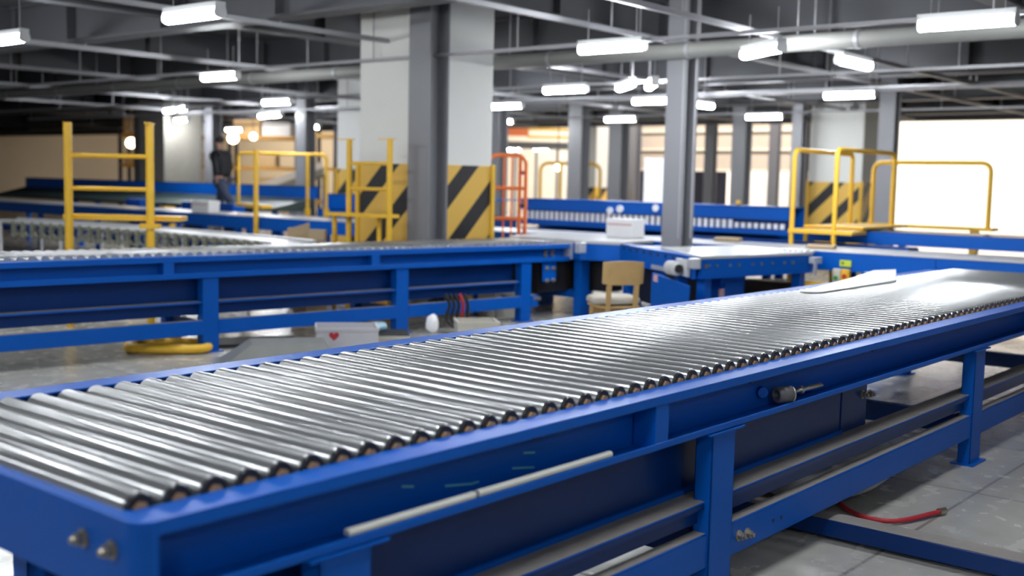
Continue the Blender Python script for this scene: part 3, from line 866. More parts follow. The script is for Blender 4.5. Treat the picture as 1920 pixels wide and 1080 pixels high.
# orange trolley frame behind the transfer table
o0 = at(929, 330, 15.15); o1 = at(975, 330, 15.15); o2 = at(986, 330, 15.15)
OT = empty('trolley', (o0.x, o0.y, 0), 0, 'orange tubular trolley frame standing beside the striped pillar', 'trolley')
base = [at(px, 330, 15.15) for px in (915, 986)]
m_ = MB().tube(hoop_pts((base[0].x, base[0].y), (base[1].x, base[1].y), 1.97, .12, .12, r=.12), .028)
m_.build('frame', ORANGE, OT)
m_ = MB().cyl((o1.x, o1.y, .12), (o1.x, o1.y, 1.94), .026, 10)
m_.build('post', ORANGE, OT)
for z in (1.53, 1.12, .5):
    a = base[0]; b = base[1]
    MB().cyl((a.x, a.y, z), (b.x, b.y, z), .026, 10).build('rung', ORANGE, OT)
for px in (945, 960):
    q = at(px, 330, 15.15); MB().cyl((q.x, q.y, .12), (q.x, q.y, 1.95), .012, 8).build('bar', ORANGE, OT)
a = (base[0]+base[1])/2
MB().cbox((a.x-.13, a.y+.22, .14), (.62, .42, .05), -.88).build('deck', ORANGE, OT)
for q in base:
    for (ex, ey) in ((0, 0), (-.2, .32)):
        MB().cyl((q.x+ex-.02, q.y+ey, .06), (q.x+ex+.02, q.y+ey, .06), .06, 14).build('caster', BLACK, OT)
for z in (1.74,):
    MB().cbox(((o1.x+o2.x)/2, (o1.y+o2.y)/2, z), (.09, .05, .05), -.88).build('latch', RED, OT)
    MB().cbox(((o1.x+o2.x)/2, (o1.y+o2.y)/2, 1.3), (.09, .05, .04), -.88).build('latch', BLACK, OT)

# ------------------------------------------------------------------ boxes on the long belt
def carton(px0, px1, py0, py1, X, label, depth=.4, mt=PAPER, band=True, name='carton', group=None):
    a = on_x(px0, py1, X); b = on_x(px1, py1, X); t = on_x((px0+px1)/2, py0, X).z
    z0 = .932
    R = empty(name, (X, (a.y+b.y)/2, z0), 0, label, 'box', group)
    MB().box((X, b.y, z0), (X+depth, a.y, t)).build('box_body', mt, R, bevel=.008)
    h = t-z0
    if band:
        MB().box((X-.003, b.y+.02, z0+h*.68), (X, a.y-.02, z0+h*.76)).build('printed_band', PINK, R)
    MB().box((X-.004, b.y-.006, z0+h*.80), (X+depth+.006, a.y+.006, t+.006)).build('lid', mt, R, bevel=.004)
    return R
carton(359, 391, 377, 401, 12.02, 'small white carton with pale red line on the long belt before the walking person', .24)
carton(1136, 1186, 411, 441, 12.0, 'larger white carton with pale red line on the long belt left of grey column', .27)

# cardboard boxes between belt and second conveyor
for k, (px, py, d, s, lab) in enumerate(((560, 441, 13.6, (.24, .2, .13), 'opened brown cardboard box at the end of the skate-wheel conveyor'), (595, 441, 13.4, (.20, .18, .12), 'closed tan cardboard box right of the opened one, behind the second conveyor'))):
    q = at(px, py, d)
    R = empty('cardboard_box', (q.x, q.y, 0), 0, lab, 'box')
    MB().cbox((q.x, q.y, .945), (s[0], s[1], s[2]), -.85).build('box_body', CARD, R)
    MB().cbox((q.x, q.y, .44), (.22, .18, .86), -.85).build('box_stack_base', CARD, R)
    if k == 0:
        MB().prism([(q.x-.1, q.y+.02), (q.x+.06, q.y-.13), (q.x+.07, q.y-.12), (q.x-.09, q.y+.03)], 1.01, [1.01, 1.08, 1.08, 1.01]).build('flap', CARD, R)
    else:
        MB().cbox((q.x, q.y, 1.006), (s[0]*.9, .05, .002), -.85).build('tape', STRIP, R)

# ------------------------------------------------------------------ chair
def chair():
    yaw = math.atan2(5.95-0, 8.75-0)+.38
    R = empty('wooden_chair', (8.86, 6.0, 0), yaw, 'light wooden chair with beige cushion, seen from behind, by the blue diagonal conveyor', 'chair')
    R.scale = (1.03, 1.03, 1.03)
    # local x points away from the viewer (seat), backrest at x=0
    m_ = MB(); n = 14; W = .40
    rows = []
    for zz, k_ in ((.655, 0), (.665, 0), (.86, 0), (.878, 0)):
        row = []
        for i in range(n+1):
            t = -1+2*i/n
            y = -t*W/2
            x = -.045*(1-t*t)
            rr = 0.0
            z = zz
            if zz > .85: z = zz - .012*(t*t)
            if zz < .66: z = zz + .02*max(0, abs(t)-.8)/.2
            row.append((x, y, z))
        rows.append(row)
    vs = []
    for off in (0, .018):
        for row in rows:
            vs += [(x+off-(.06*(z-.45)), y, z) for x, y, z in row]
    N1 = n+1; Rn = len(rows)
    fs = []
    for s_ in (0, 1):
        o_ = s_*Rn*N1
        for r_ in range(Rn-1):
            for i in range(n):
                fs.append((o_+r_*N1+i, o_+r_*N1+i+1, o_+(r_+1)*N1+i+1, o_+(r_+1)*N1+i))
    o_ = Rn*N1
    for i in range(n):
        fs.append((i, i+1, o_+i+1, o_+i)); fs.append(((Rn-1)*N1+i, (Rn-1)*N1+i+1, o_+(Rn-1)*N1+i+1, o_+(Rn-1)*N1+i))
    for r_ in range(Rn-1):
        fs.append((r_*N1, (r_+1)*N1, o_+(r_+1)*N1, o_+r_*N1)); fs.append((r_*N1+n, (r_+1)*N1+n, o_+(r_+1)*N1+n, o_+r_*N1+n))
    m_.add(vs, fs, True)
    m_.build('backrest', WOOD, R, local=True, bevel=.004)
    for s_ in (-1, 1):
        y = s_*.135
        m_ = MB(); pts = [(-.05, y*1.25, 0), (-.005, y*1.12, .25), (.012, y, .44), (-.01, y, .62), (-.033, y, .80)]
        for i in range(4):
            a = Vector(pts[i]); b = Vector(pts[i+1])
            m_.extrude([(-.016, -.021), (.016, -.021), (.016, .021), (-.016, .021)], a, b, (1, 0, 0), (0, 1, 0))
        m_.build('leg', WOOD, R, local=True)
        m_ = MB().cyl((.37, s_*.17, 0), (.36, s_*.16, .43), .016, 10, r2=.02); m_.build('leg', WOOD, R, local=True)
    MB().prism([(-.0, -.19), (.10, -.20), (.38, -.20), (.42, -.12), (.42, .12), (.38, .20), (.10, .20), (-.0, .19)], .43, .455).build('seat', WOOD, R, local=True, bevel=.01)
    bm = bmesh.new(); bmesh.ops.create_icosphere(bm, subdivisions=4, radius=1)
    for v in bm.verts:
        x, y, z = v.co
        k = (abs(x)**4+abs(y)**4+abs(z)**4)**(-.25)
        v.co = Vector((.23+x*k*.22*(1+.03*math.sin(5*y)), y*k*.225, .495+z*k*.042+.008*math.sin(7*x)))
    me = bpy.data.meshes.new('cushion'); bm.to_mesh(me); bm.free()
    for p_ in me.polygons: p_.use_smooth = True
    me.materials.append(SACKM)
    cu = bpy.data.objects.new('cushion', me); COL.objects.link(cu); cu.parent = R; cu['label'] = 'beige seat cushion'
    MB().box((.03, -.16, .22), (.05, .16, .25)).box((.33, -.16, .36), (.35, .16, .42)).build('stretcher', WOOD, R, local=True)
    return R
chair()

# ------------------------------------------------------------------ goods under the conveyors
def blob(name, c, d, mt, label, cat, seed=0, group=None, sub=4, amp=.07):
    bm = bmesh.new()
    bmesh.ops.create_icosphere(bm, subdivisions=sub, radius=1)
    rnd = random.Random(seed); ph = [rnd.random()*6 for _ in range(6)]
    for v in bm.verts:
        x, y, z = v.co
        f = 1+amp*math.sin(3*x+ph[0])*math.cos(2*y+ph[1])+amp*.6*math.sin(5*y+ph[2]+3*z)
        k = (abs(x)**2.6+abs(y)**2.6+abs(z)**2.6)**(-1/2.6)
        v.co = Vector((x*k*d[0]/2*f, y*k*d[1]/2*f, max(z*k*f, -.96)*d[2]/2))
    me = bpy.data.meshes.new(name); bm.to_mesh(me); bm.free()
    for p in me.polygons: p.use_smooth = True
    me.materials.append(mt)
    o = bpy.data.objects.new(name, me); COL.objects.link(o); o.location = c
    return tag(o, label, cat, group)
def crate(name, c, d, rz, mt, label, cat='crate', rim=None, heart=False, lid=None):
    R = empty(name, (c[0], c[1], 0), rz, label, cat)
    t = .012; x, y, z = d[0]/2, d[1]/2, d[2]
    m_ = MB().box((-x, -y, 0), (x, -y+t, z)).box((-x, y-t, 0), (x, y, z)).box((-x, -y+t, 0), (-x+t, y-t, z)).box((x-t, -y+t, 0), (x, y-t, z)).box((-x+t, -y+t, 0), (x-t, y-t, t))
    m_.build('box_body', mt, R, local=True)
    m_ = MB().box((-x-.008, -y-.008, z-.03), (x+.008, -y, z)).box((-x-.008, y, z-.03), (x+.008, y+.008, z)).box((-x-.008, -y, z-.03), (-x, y, z)).box((x, -y, z-.03), (x+.008, y, z))
    m_.build('rim', rim or mt, R, local=True)
    if lid is not None:
        MB().box((-x, -y, z), (x, y, z+.012)).build('lid', lid, R, local=True)
    return R, x, y, z
def ground(px, py, d):
    q = at(px, py, d); return q.x, q.y
BRASS_ = BOLT
DARK = mat('dark_contents', (0.02, 0.02, 0.022), .7)
CRM = mat('cream_plastic', (0.52, 0.50, 0.44), .6, noise=.06)
LIL = mat('pale_lilac_board', (0.50, 0.49, 0.53), .7, noise=.04)
g = ground(650, 640, 10.4)
R, x, y, z = crate('parcel_box', g, (.56, .40, .275), -.70, LIL, 'open pale grey box with a red heart printed on its side, under the second conveyor', 'box')
# printed heart on the side that faces the viewer
hp = []
for k in range(28):
    t = 2*math.pi*k/28
    hp.append((.045*(math.sin(t)**3), (.045/16)*(13*math.cos(t)-5*math.cos(2*t)-2*math.cos(3*t)-math.cos(4*t))))
m_ = MB(); n_ = len(hp)
m_.add([(a-.12, -y-.0105, .205+b) for a, b in hp]+[(a-.12, -y-.0085, .205+b) for a, b in hp], [tuple(range(n_)), tuple(range(n_, 2*n_))]+[(k, (k+1) % n_, (k+1) % n_+n_, k+n_) for k in range(n_)])
m_.build('heart_print', RED, R, local=True)
g = ground(716, 640, 10.9)
crate('parcel_box', g, (.5, .4, .14), -.70, CRM, 'cream crate with a dark lid right of the heart box', 'box', lid=DARK)
g2 = ground(706, 617, 10.9)
blob('plastic_bag', (g2[0], g2[1], .20), (.22, .16, .09), CYAN, 'pale blue plastic bag on the dark lid of the cream crate', 'bag', 8)
g = ground(893, 615, 11.6)
crate('parcel_box', g, (.42, .34, .20), -.70, CRM, 'cream white box under the second conveyor, left of its last leg', 'box')
g = ground(1010, 560, 14.5)
crate('parcel_box', (10.3, 8.75), (.40, .34, .42), -.2, CRM, 'cream box behind the bolted drive bracket of the second conveyor', 'box')
# grey chute hopper
g = ground(528, 655, 9.75)
R = empty('hopper', (*g, 0), -.62, 'grey sheet metal hopper with sloping sides on the floor under the second conveyor', 'hopper')
hb, ht, hz = [(-.52, -.26), (.46, -.26), (.46, .28), (-.52, .28)], [(-.26, -.18), (.38, -.18), (.38, .22), (-.26, .22)], .21
m_ = MB().add([(*a, .03) for a in hb]+[(*a, hz) for a in ht], [(0, 1, 2, 3), (4, 5, 6, 7), (0, 1, 5, 4), (1, 2, 6, 5), (2, 3, 7, 6), (3, 0, 4, 7)])
m_.build('shell', GREYBOX, R, local=True)
MB().box((-.56, -.29, 0), (.49, .31, .03)).build('base_flange', GREYBOX, R, local=True)
for k in range(6):
    MB().cyl((-.4+.15*k, -.250, .06), (-.4+.15*k, -.258, .06), .012, 8).build('rivet', BOLT, R, local=True)
# dark rubbish and mat behind it
g = ground(470, 640, 11.0)
R = empty('rubber_mat', (*g, 0), -.5, 'black rubber mat lying on the floor behind the grey hopper', 'mat')
MB().box((-.35, -.25, .0), (.45, .25, .03)).build('mat', DARK, R, local=True)
# yellow loop on the floor
g = on_z(318, 648, .05)
R = empty('floor_guard', (g.x, g.y, 0), -.75, 'low yellow rounded floor guard under the second conveyor at left', 'guard')
pts = []
for k in range(40):
    t = 2*math.pi*k/40; c_, s_ = math.cos(t), math.sin(t)
    pts.append((.36*abs(c_)**.5*(1 if c_ > 0 else -1), .22*abs(s_)**.5*(1 if s_ > 0 else -1), .05))
MB().tube(pts, .042, 8, closed=True).build('guard_tube', YEL, R, local=True)
blob('sack', (5.80, 2.62, .13), (1.0, .9, .27), mat('pale_grey_sacking', (.42, .42, .42), .8, noise=.1), 'pale grey full sack under the near conveyor, circled by the red hose', 'sack', 21)
# cables
m_ = MB()
def spline(P_, n=10):
    out = []
    for i in range(len(P_)-1):
        p0 = Vector(P_[max(i-1, 0)]); p1 = Vector(P_[i]); p2 = Vector(P_[i+1]); p3 = Vector(P_[min(i+2, len(P_)-1)])
        for k in range(n):
            t = k/n
            out.append(.5*((2*p1)+(-p0+p2)*t+(2*p0-5*p1+4*p2-p3)*t*t+(-p0+3*p1-3*p2+p3)*t**3))
    out.append(Vector(P_[-1])); return out
gq = at(835, 600, 12.0)
R = empty('cable_bundle', (gq.x, gq.y, 0), 0, 'hanging black and red cable bundle under the second conveyor between the last two legs', 'cable')
for k in range(5):
    o_ = Vector((.04*k, -.03*k, 0))
    pts = spline([Vector((gq.x, gq.y, .42))+o_, Vector((gq.x+.03, gq.y-.03, .3))+o_, Vector((gq.x+.02+.01*k, gq.y, .15))+o_, Vector((gq.x+.1, gq.y-.1, .03))+o_])
    MB().tube(pts, .018, 8).build('cable', RED if k == 3 else BLACK, R)
blob('plastic_bag', (gq.x-.10, gq.y+.1, .10), (.12, .12, .20), PAPER, 'white crumpled bag left of the hanging cables', 'bag', 11)
# red hose on the floor under the near conveyor
pts = spline([on_z(*p_, .02) for p_ in ((1520, 880), (1570, 938), (1600, 961), (1640, 974), (1690, 976), (1760, 960))])
hc = pts[0]
R = empty('hose', (hc.x, hc.y, 0), 0, 'dark red hose curving on the floor beneath the near conveyor at lower right', 'hose')
MB().tube(pts, .012, 10).build('hose_body', RED, R)
MB().cyl(pts[-1], pts[-1]+(pts[-1]-pts[-3])*1.2, .018, 10).build('hose_end', BRASS_, R)
# goods behind near conveyor under the drive table
for (px, py, d, s, mt, lab) in ((1432, 562, 12.6, (.34, .3, .26), CARD, 'tan cardboard box on the floor right of the blue cabinet'),
                                (1490, 560, 12.9, (.5, .35, .30), CARD, 'brown cardboard box leaning near the low yellow step'),
                                (1400, 530, 14.2, (1.2, .5, .45), mat('brown_bale', (.10, .075, .055), .9, noise=.3), 'dark brown bale behind the blue cabinet')):
    q = at(px, py, d)
    R = empty('cardboard_box', (q.x, q.y, 0), -.8, lab, 'box')
    MB().box((-s[0]/2, -s[1]/2, 0), (s[0]/2, s[1]/2, s[2])).build('box_body', mt, R, local=True, bevel=.006)
    MB().box((-s[0]/2-.001, -.025, s[2]), (s[0]/2+.001, .025, s[2]+.002)).build('tape', STRIP, R, local=True)
# switch boxes on the long belt's near side
for (px, py, mt, bm_, lab, nm) in ((1569, 521, CRM, mat('green_button', (.03, .25, .06), .4), 'cream push button box with a green button below the long belt', 'switch_box'),
                              (1585, 518, YEL, RED, 'yellow emergency stop box with a red button below the long belt', 'emergency_stop')):
    q = on_x(px, py, 11.86)
    R = empty(nm, (11.86, q.y, q.z), 0, lab, 'switch')
    MB().box((11.84, q.y-.045, q.z-.09), (11.90, q.y+.045, .74)).build('box_body', mt, R, bevel=.006)
    MB().cyl((11.82, q.y, q.z), (11.84, q.y, q.z), .025, 16).build('button', bm_, R)
q = on_x(1585, 500, 11.888)
R = empty('warning_label', (11.888, q.y, q.z), 0, 'yellow green warning label on the side of the long belt at right', 'label')
MB().box((11.884, q.y-.065, .77), (11.889, q.y+.065, .84)).build('label_plate', LIME, R)
MB().cyl((11.881, q.y+.03, .806), (11.884, q.y+.03, .806), .022, 3).build('warning_mark', BLACK, R)
# small things on the long belt
for px, py, lab in ((1365, 449, 'flat tan parcel on the long belt right of the grey column'), (1540, 463, 'small tan parcel on the long belt between the yellow posts')):
    q = on_z(px, py, .95)
    R = empty('parcel', (q.x, q.y, .93), .3, lab, 'parcel')
    MB().box((-.12, -.16, .002), (.12, .16, .045)).build('parcel_body', CARD, R, local=True, bevel=.01)
    MB().box((-.012, -.161, .045), (.012, .161, .046)).build('tape', STRIP, R, local=True)

# ------------------------------------------------------------------ person
def skin_mesh(name, nodes, edges, mt, parent, sub=2):
    me = bpy.data.meshes.new(name)
    me.from_pydata([n_[0] for n_ in nodes], edges, [])
    o = bpy.data.objects.new(name, me); COL.objects.link(o); o.parent = parent
    sk_ = o.modifiers.new('skin', 'SKIN'); sk_.use_smooth_shade = True
    for i, n_ in enumerate(nodes):
        me.skin_vertices[0].data[i].radius = n_[1] if isinstance(n_[1], tuple) else (n_[1], n_[1])
    me.skin_vertices[0].data[0].use_root = True
    s_ = o.modifiers.new('sub', 'SUBSURF'); s_.levels = sub; s_.render_levels = sub
    me.materials.append(mt)
    return o
pp = at(416, 330, 22.8)
# local frame: +x walking direction (to the left of the picture), +z up ; the figure is seen from its left side/back
PR = empty('person', (pp.x, pp.y, .74), math.atan2(-R2.y, -R2.x)-.45, 'person in a dark jacket and blue trousers walking left across the conveyors', 'person')
SKIN = mat('skin', (.45, .25, .18), .5); JACK = mat('dark_jacket', (.012, .012, .016), .75, noise=.2); JEAN = mat('blue_trousers', (.045, .06, .105), .8, noise=.15); HAIR = mat('black_hair', (.008, .007, .007), .6)
body = [((0, 0, .88), (.12, .15)), ((.01, 0, 1.05), (.10, .13)), ((.03, 0, 1.25), (.11, .16)), ((.04, 0, 1.38), (.09, .15)), ((.05, 0, 1.46), .052), ((.07, 0, 1.53), .055), ((.085, 0, 1.60), (.078, .07)), ((.085, 0, 1.67), (.07, .062)),
        ((.05, -.17, 1.38), .05), ((.0, -.21, 1.12), .04), ((.07, -.22, .90), .03), ((.09, -.22, .83), (.02, .035)),
        ((.05, .17, 1.38), .05), ((-.02, .21, 1.12), .04), ((-.06, .22, .90), .03), ((-.05, .22, .83), (.02, .035)),
        ((.02, -.09, .80), .085), ((.12, -.09, .47), .055), ((.10, -.09, .10), .038), ((.12, -.09, .04), (.035, .03)), ((.24, -.09, .03), (.03, .025)),
        ((-.03, .09, .80), .085), ((-.20, .09, .48), .055), ((-.44, .09, .18), .038), ((-.46, .09, .10), (.035, .03)), ((-.36, .09, .03), (.03, .025))]
be = [(0, 1), (1, 2), (2, 3), (3, 4), (4, 5), (5, 6), (6, 7), (3, 8), (8, 9), (9, 10), (10, 11), (3, 12), (12, 13), (13, 14), (14, 15), (0, 16), (16, 17), (17, 18), (18, 19), (19, 20), (0, 21), (21, 22), (22, 23), (23, 24), (24, 25)]
# five fingers on each hand, branching from the palm
for hi, (hx, hy) in ((11, (.09, -.22)), (15, (-.05, .22))):
    for fi, (dx, ln) in enumerate(((-.022, .055), (-.008, .07), (.007, .065), (.02, .05))):
        i0 = len(body)
        body += [((hx+dx, hy, .80), .0085), ((hx+dx+.008, hy, .80-ln*.6), .008), ((hx+dx+.02, hy*.97, .80-ln), .007)]
        be += [(hi, i0), (i0, i0+1), (i0+1, i0+2)]
    i0 = len(body)
    body += [((hx+.035, hy*.95, .83), .009), ((hx+.045, hy*.93, .79), .008)]
    be += [(hi, i0), (i0, i0+1)]
bo = skin_mesh('body', body, be, SKIN, PR)
jk = [((.0, 0, .82), (.20, .22)), ((.01, 0, 1.05), (.19, .21)), ((.02, 0, 1.25), (.20, .24)), ((.03, 0, 1.39), (.15, .22)), ((.045, 0, 1.46), (.085, .09)),
      ((.04, -.20, 1.37), .09), ((-.02, -.25, 1.12), .078), ((.05, -.25, .90), .062), ((.04, .20, 1.37), .09), ((-.05, .25, 1.12), .078), ((-.08, .25, .90), .062)]
skin_mesh('jacket', jk, [(0, 1), (1, 2), (2, 3), (3, 4), (3, 5), (5, 6), (6, 7), (3, 8), (8, 9), (9, 10)], JACK, PR)
tr = [((0, 0, .90), (.18, .20)), ((.02, -.09, .78), .13), ((.12, -.09, .47), .095), ((.10, -.09, .11), .072), ((-.03, .09, .78), .13), ((-.20, .09, .48), .095), ((-.44, .09, .19), .072)]
skin_mesh('trousers', tr, [(0, 1), (1, 2), (2, 3), (0, 4), (4, 5), (5, 6)], JEAN, PR)
for (a, b) in (((.08, -.09, .045), (.24, -.09, .035)), ((-.465, .09, .09), (-.36, .09, .035))):
    skin_mesh('shoe', [(a, (.05, .045)), (b, (.04, .035))], [(0, 1)], BLACK, PR)
skin_mesh('hair', [((.045, 0, 1.58), (.095, .10)), ((.055, 0, 1.67), (.115, .11)), ((.08, 0, 1.725), (.10, .085))], [(0, 1), (1, 2)], HAIR, PR)
# face details
MB().cyl((.155, 0, 1.60), (.185, 0, 1.585), .014, 8, r2=.010).build('nose', SKIN, PR, local=True)
MB().cyl((.145, -.028, 1.625), (.156, -.028, 1.625), .009, 8).build('eye', BLACK, PR, local=True)
MB().cyl((.145, .028, 1.625), (.156, .028, 1.625), .009, 8).build('eye', BLACK, PR, local=True)
MB().cbox((.152, 0, 1.558), (.012, .045, .008)).build('mouth', RED, PR, local=True)
for s_ in (-1, 1):
    MB().cbox((.08, s_*.073, 1.61), (.035, .014, .055)).build('ear', SKIN, PR, local=True, bevel=.005)
# plank walkway the person is crossing
PR.scale = (.95, .95, .95)
WK = empty('walkway', (pp.x, pp.y, 0), PR.rotation_euler[2], 'dark walkway deck beneath the walking person, between conveyors', 'walkway')
MB().box((-.6, -.28, .68), (.7, .28, .74)).build('deck', GREEN, WK, local=True)
for sx in (-.55, .6):
    for sy in (-.26, .18):
        MB().box((sx, sy, 0), (sx+.08, sy+.08, .68)).build('leg', BLUE, WK, local=True)

# ------------------------------------------------------------------ lamps
def make_lamp():
    R = empty('ceiling_light', (0, 0, 0))
    # long axis = local y
    MB().box((-.05, -.40, .05), (.05, .40, .10)).build('housing', HOUSING, R, local=True)
    pr = [(-.05, .05), (-.06, .01), (-.055, -.018), (-.03, -.036), (0, -.040), (.03, -.036), (.055, -.018), (.06, .01), (.05, .05)]
    for s_ in (-1, 1):
        MB().extrude([(a*1.05, b*1.05) for a, b in pr], (0, s_*.385, 0), (0, s_*.40, 0), (1, 0, 0), (0, 0, 1)).build('end_cap', HOUSING, R, local=True)
    MB().extrude(pr, (0, -.385, 0), (0, .385, 0), (1, 0, 0), (0, 0, 1)).build('diffuser', GLOW, R, local=True)
    for s_ in (-.3, .3):
        MB().cyl((0, s_, .10), (0, s_, .42), .006, 6).build('hanger', GALV, R, local=True)
    return R
lamp0 = make_lamp()
lamps = [(16.70, 11.70, 0, 'large bright tube light nearest the grey duct at top centre'),
         (17.00, 23.65, 0, 'bright tube light at upper left, above the walking person'),
         (23.80, 30.00, 0, 'tube light halfway between the upper left light and the white pillar'),
         (23.80, 18.10, 0, 'long tube light right of the white pillar, second row from the top'),
         (23.50, 16.00, -0.746, 'tube light in the middle row above the two distant columns, left of a pair'),
         (23.45, 15.20, -0.891, 'short looking tube light, right of a pair left of the grey right column'),
         (28.12, 18.15, 0, 'tube light touching the left edge of the grey right column'),
         (28.25, 23.90, 0, 'upper of two tube lights just right of the white pillar'),
         (35.80, 30.55, 0, 'lower of two tube lights just right of the white pillar'),
         (35.80, 24.55, 0, 'tube light above the far grey columns, centre right'),
         (18.45, 9.65, -0.6, 'upper tube light under the duct right of the grey column'),
         (21.05, 9.06, 1.5708, 'slanting tube light at the upper right running away from the viewer'),
         (28.30, 12.25, 0, 'tube light in front of the right white pillar top'),
         (36.10, 18.70, 0, 'tube light low between the two right columns'),
         (30.1, 17.75, -1.562, 'tube light peeking out right of the grey right column'),
         (37.80, 51.30, 0, 'distant tube light right above the walking person'),
         (36.80, 43.80, 0, 'distant tube light left of the white pillar'),
         (25.25, 38.30, -0.304, 'left of two small tube lights at far left'),
         (24.80, 36.80, -0.436, 'right of two small tube lights at far left'),
         (30.10, 44.80, -0.208, 'small tube light under the far left pair'),
         (38.60, 59.00, 0, 'farthest left tube light just above the yellow post rails'),
         (29.15, 37.50, -0.364, 'left of two small tube lights in the centre left'),
         (28.80, 36.30, -0.461, 'right of two small tube lights in the centre left'),
         ]
lamps = [(x*.578, y*.578, r_, t_) for x, y, r_, t_ in lamps]
lamps += [(9.65, 3.2, 0, 'overhead tube light at the right, first row'),
          (5.9, 8.6, 0, 'overhead tube light above the second conveyor'),
          (5.9, 5.0, 0, 'overhead tube light between the two roller conveyors'),
          (5.9, 1.6, 0, 'overhead tube light above the right part of the near conveyor'),
          (5.9, 12.0, 0, 'overhead tube light left of the yellow post, first row'),
          (5.9, 15.2, 0, 'overhead tube light far left, first row'),
          (2.2, 12.0, 0, 'overhead tube light left of the second conveyor'),
          (2.2, 8.6, 0, 'overhead tube light left, behind the near conveyor'),
          (2.2, 5.0, 0, 'overhead tube light above the gap left of the camera'),
          (2.2, 1.6, 0, 'overhead tube light above the near end of the near conveyor'),
          (2.2, -1.8, 0, 'overhead tube light right of the camera'),
          (-1.6, 6.8, 0, 'overhead tube light far left of the camera'),
          (-1.6, 3.2, 0, 'overhead tube light left of the camera'),
          (-1.6, -.4, 0, 'overhead tube light behind the camera')]
first = True
for (x, y, rz, lab) in lamps:
    R = lamp0 if first else copy_tree(lamp0)
    first = False
    R.location = (x, y, 3.007); R.rotation_euler = (0, 0, rz)
    tag(R, lab, 'light', 'fluorescent ceiling lights')

# beige fascia with ribs in the far hall, above the openings
fa = on_x(1515, 290, 34.0); fb = on_x(1175, 290, 34.0)
FM = mat('beige_fascia', (.40, .34, .28), .8, noise=.12, nscale=1)
tag(MB().box((34.0, fa.y, fa.z-.55), (34.3, fb.y, 7.9)).build('trim_1', FM), kind='structure')
for k_, zz in enumerate((fa.z-.58, fa.z+.12, fa.z+.75)):
    tag(MB().box((33.9, fa.y, zz), (34.0, fb.y, zz+.08)).build('trim_%d' % (k_+2), mat('pale_rib', (.62, .55, .46), .7)), kind='structure')

# unseen area lights added to brighten the far hall wall
def flood(x, y, z, tx, ty, tz, e, sx=2.0, sy=.5, col=(1, .93, .84)):
    l = bpy.data.lights.new('hall_fill', 'AREA'); l.shape = 'RECTANGLE'; l.size = sx; l.size_y = sy; l.energy = e; l.color = col
    o = bpy.data.objects.new('hall_fill', l); COL.objects.link(o); o.location = (x, y, z)
    d = Vector((tx-x, ty-y, tz-z)); o.rotation_euler = d.to_track_quat('-Z', 'Y').to_euler()
for yy in (2, 12, 22, 32):
    flood(38.5, yy, 7.4, 45.5, yy, 1.2, 480 if yy != 22 else 1100, 5.5, .5)
for yy in (44, 56):
    flood(38.5, yy, 7.4, 45.5, yy, 1.2, 300, 5.5, .5, (1, .8, .55))

# ------------------------------------------------------------------ ducts, trays and conduits under the ceiling
DU = empty('air_duct', (11.28, 12, 3.16), 0, 'thick grey wrapped duct running across the ceiling', 'duct')
m_ = MB().cyl((11.28, -6, 3.16), (11.28, 30, 3.16), .092, 20); m_.build('duct_body', DUCT, DU)
for k in range(18):
    MB().cyl((11.28, -5.2+2*k, 3.16), (11.28, -5.16+2*k, 3.16), .100, 20).build('joint_band', GALV, DU)
    MB().cyl((11.28, -4.5+2*k, 3.25), (11.28, -4.5+2*k, CZ), .008, 6).build('hanger', GALV, DU)
def tray(a, b, z, wd, h, lab, mt=GALV, step=3.0, kind='cable_tray', rod=.010):
    k1 = .628 if a[1] == b[1] else .578
    a = (a[0]*k1, a[1]*k1); b = (b[0]*k1, b[1]*k1); z = CAM.z+(z-CAM.z)*k1; wd *= k1; h *= k1; step *= k1
    c_ = ((a[0]+b[0])/2, (a[1]+b[1])/2, z)
    R = empty(kind, c_, 0, lab, 'cable tray')
    d = Vector((b[0]-a[0], b[1]-a[1], 0)); L = d.length; d.normalize(); u = Vector((-d.y, d.x, 0))
    MB().extrude([(-wd/2, 0), (wd/2, 0), (wd/2, h), (wd/2-.004, h), (wd/2-.004, .004), (-wd/2+.004, .004), (-wd/2+.004, h), (-wd/2, h)], (*a, z), (*b, z), u, (0, 0, 1)).build('channel', mt, R)
    n = int(L/step)
    for k in range(n):
        p = Vector((*a, 0))+d*(step*(k+.5))
        MB().cyl((p.x, p.y, z+h*.3), (p.x, p.y, CZ), rod, 6).build('hanger', GALV, R)
    return R
tray((-5, 22.9), (43.8, 22.9), 4.22, .12, .10, 'grey cable tray running away at upper left, nearest of its set', step=4.0)
tray((-5, 29.1), (43.8, 29.1), 4.24, .14, .10, 'grey cable tray running away at upper left, second from the top', step=5.0)
tray((-5, 16.3), (43.8, 16.3), 4.26, .10, .08, 'thin grey cable tray at the top between the left edge and the white pillar', step=4.0)
tray((5, 35.0), (43.8, 35.0), 4.22, .16, .1, 'grey cable tray behind the long line of small left lights', step=5.0)
tray((5, 42.0), (43.8, 42.0), 4.22, .16, .1, 'farthest grey cable tray on the left side', step=5.0)
tray((10, 11.75), (43.8, 11.75), 4.30, .10, .08, 'grey cable tray running away above the right grey column', step=4.5)
tray((8, 9.06), (43.8, 9.06), 4.12, .10, .08, 'grey cable tray carrying the slanting light at upper right', step=4.5)
tray((30.7, 0), (30.7, 60), 4.30, .18, .14, 'wide grey tray crossing the hall behind the right columns', step=4.0)
tray((23.8, -2), (23.8, 50), 4.10, .10, .06, 'light rail carrying the second row of tube lights', step=4.0)
tray((16.85, -4), (16.85, 50), 4.10, .12, .06, 'light rail carrying the first row of tube lights', step=4.0)
tray((35.8, 0), (35.8, 70), 4.10, .10, .06, 'light rail carrying the farthest row of tube lights', step=5.0)
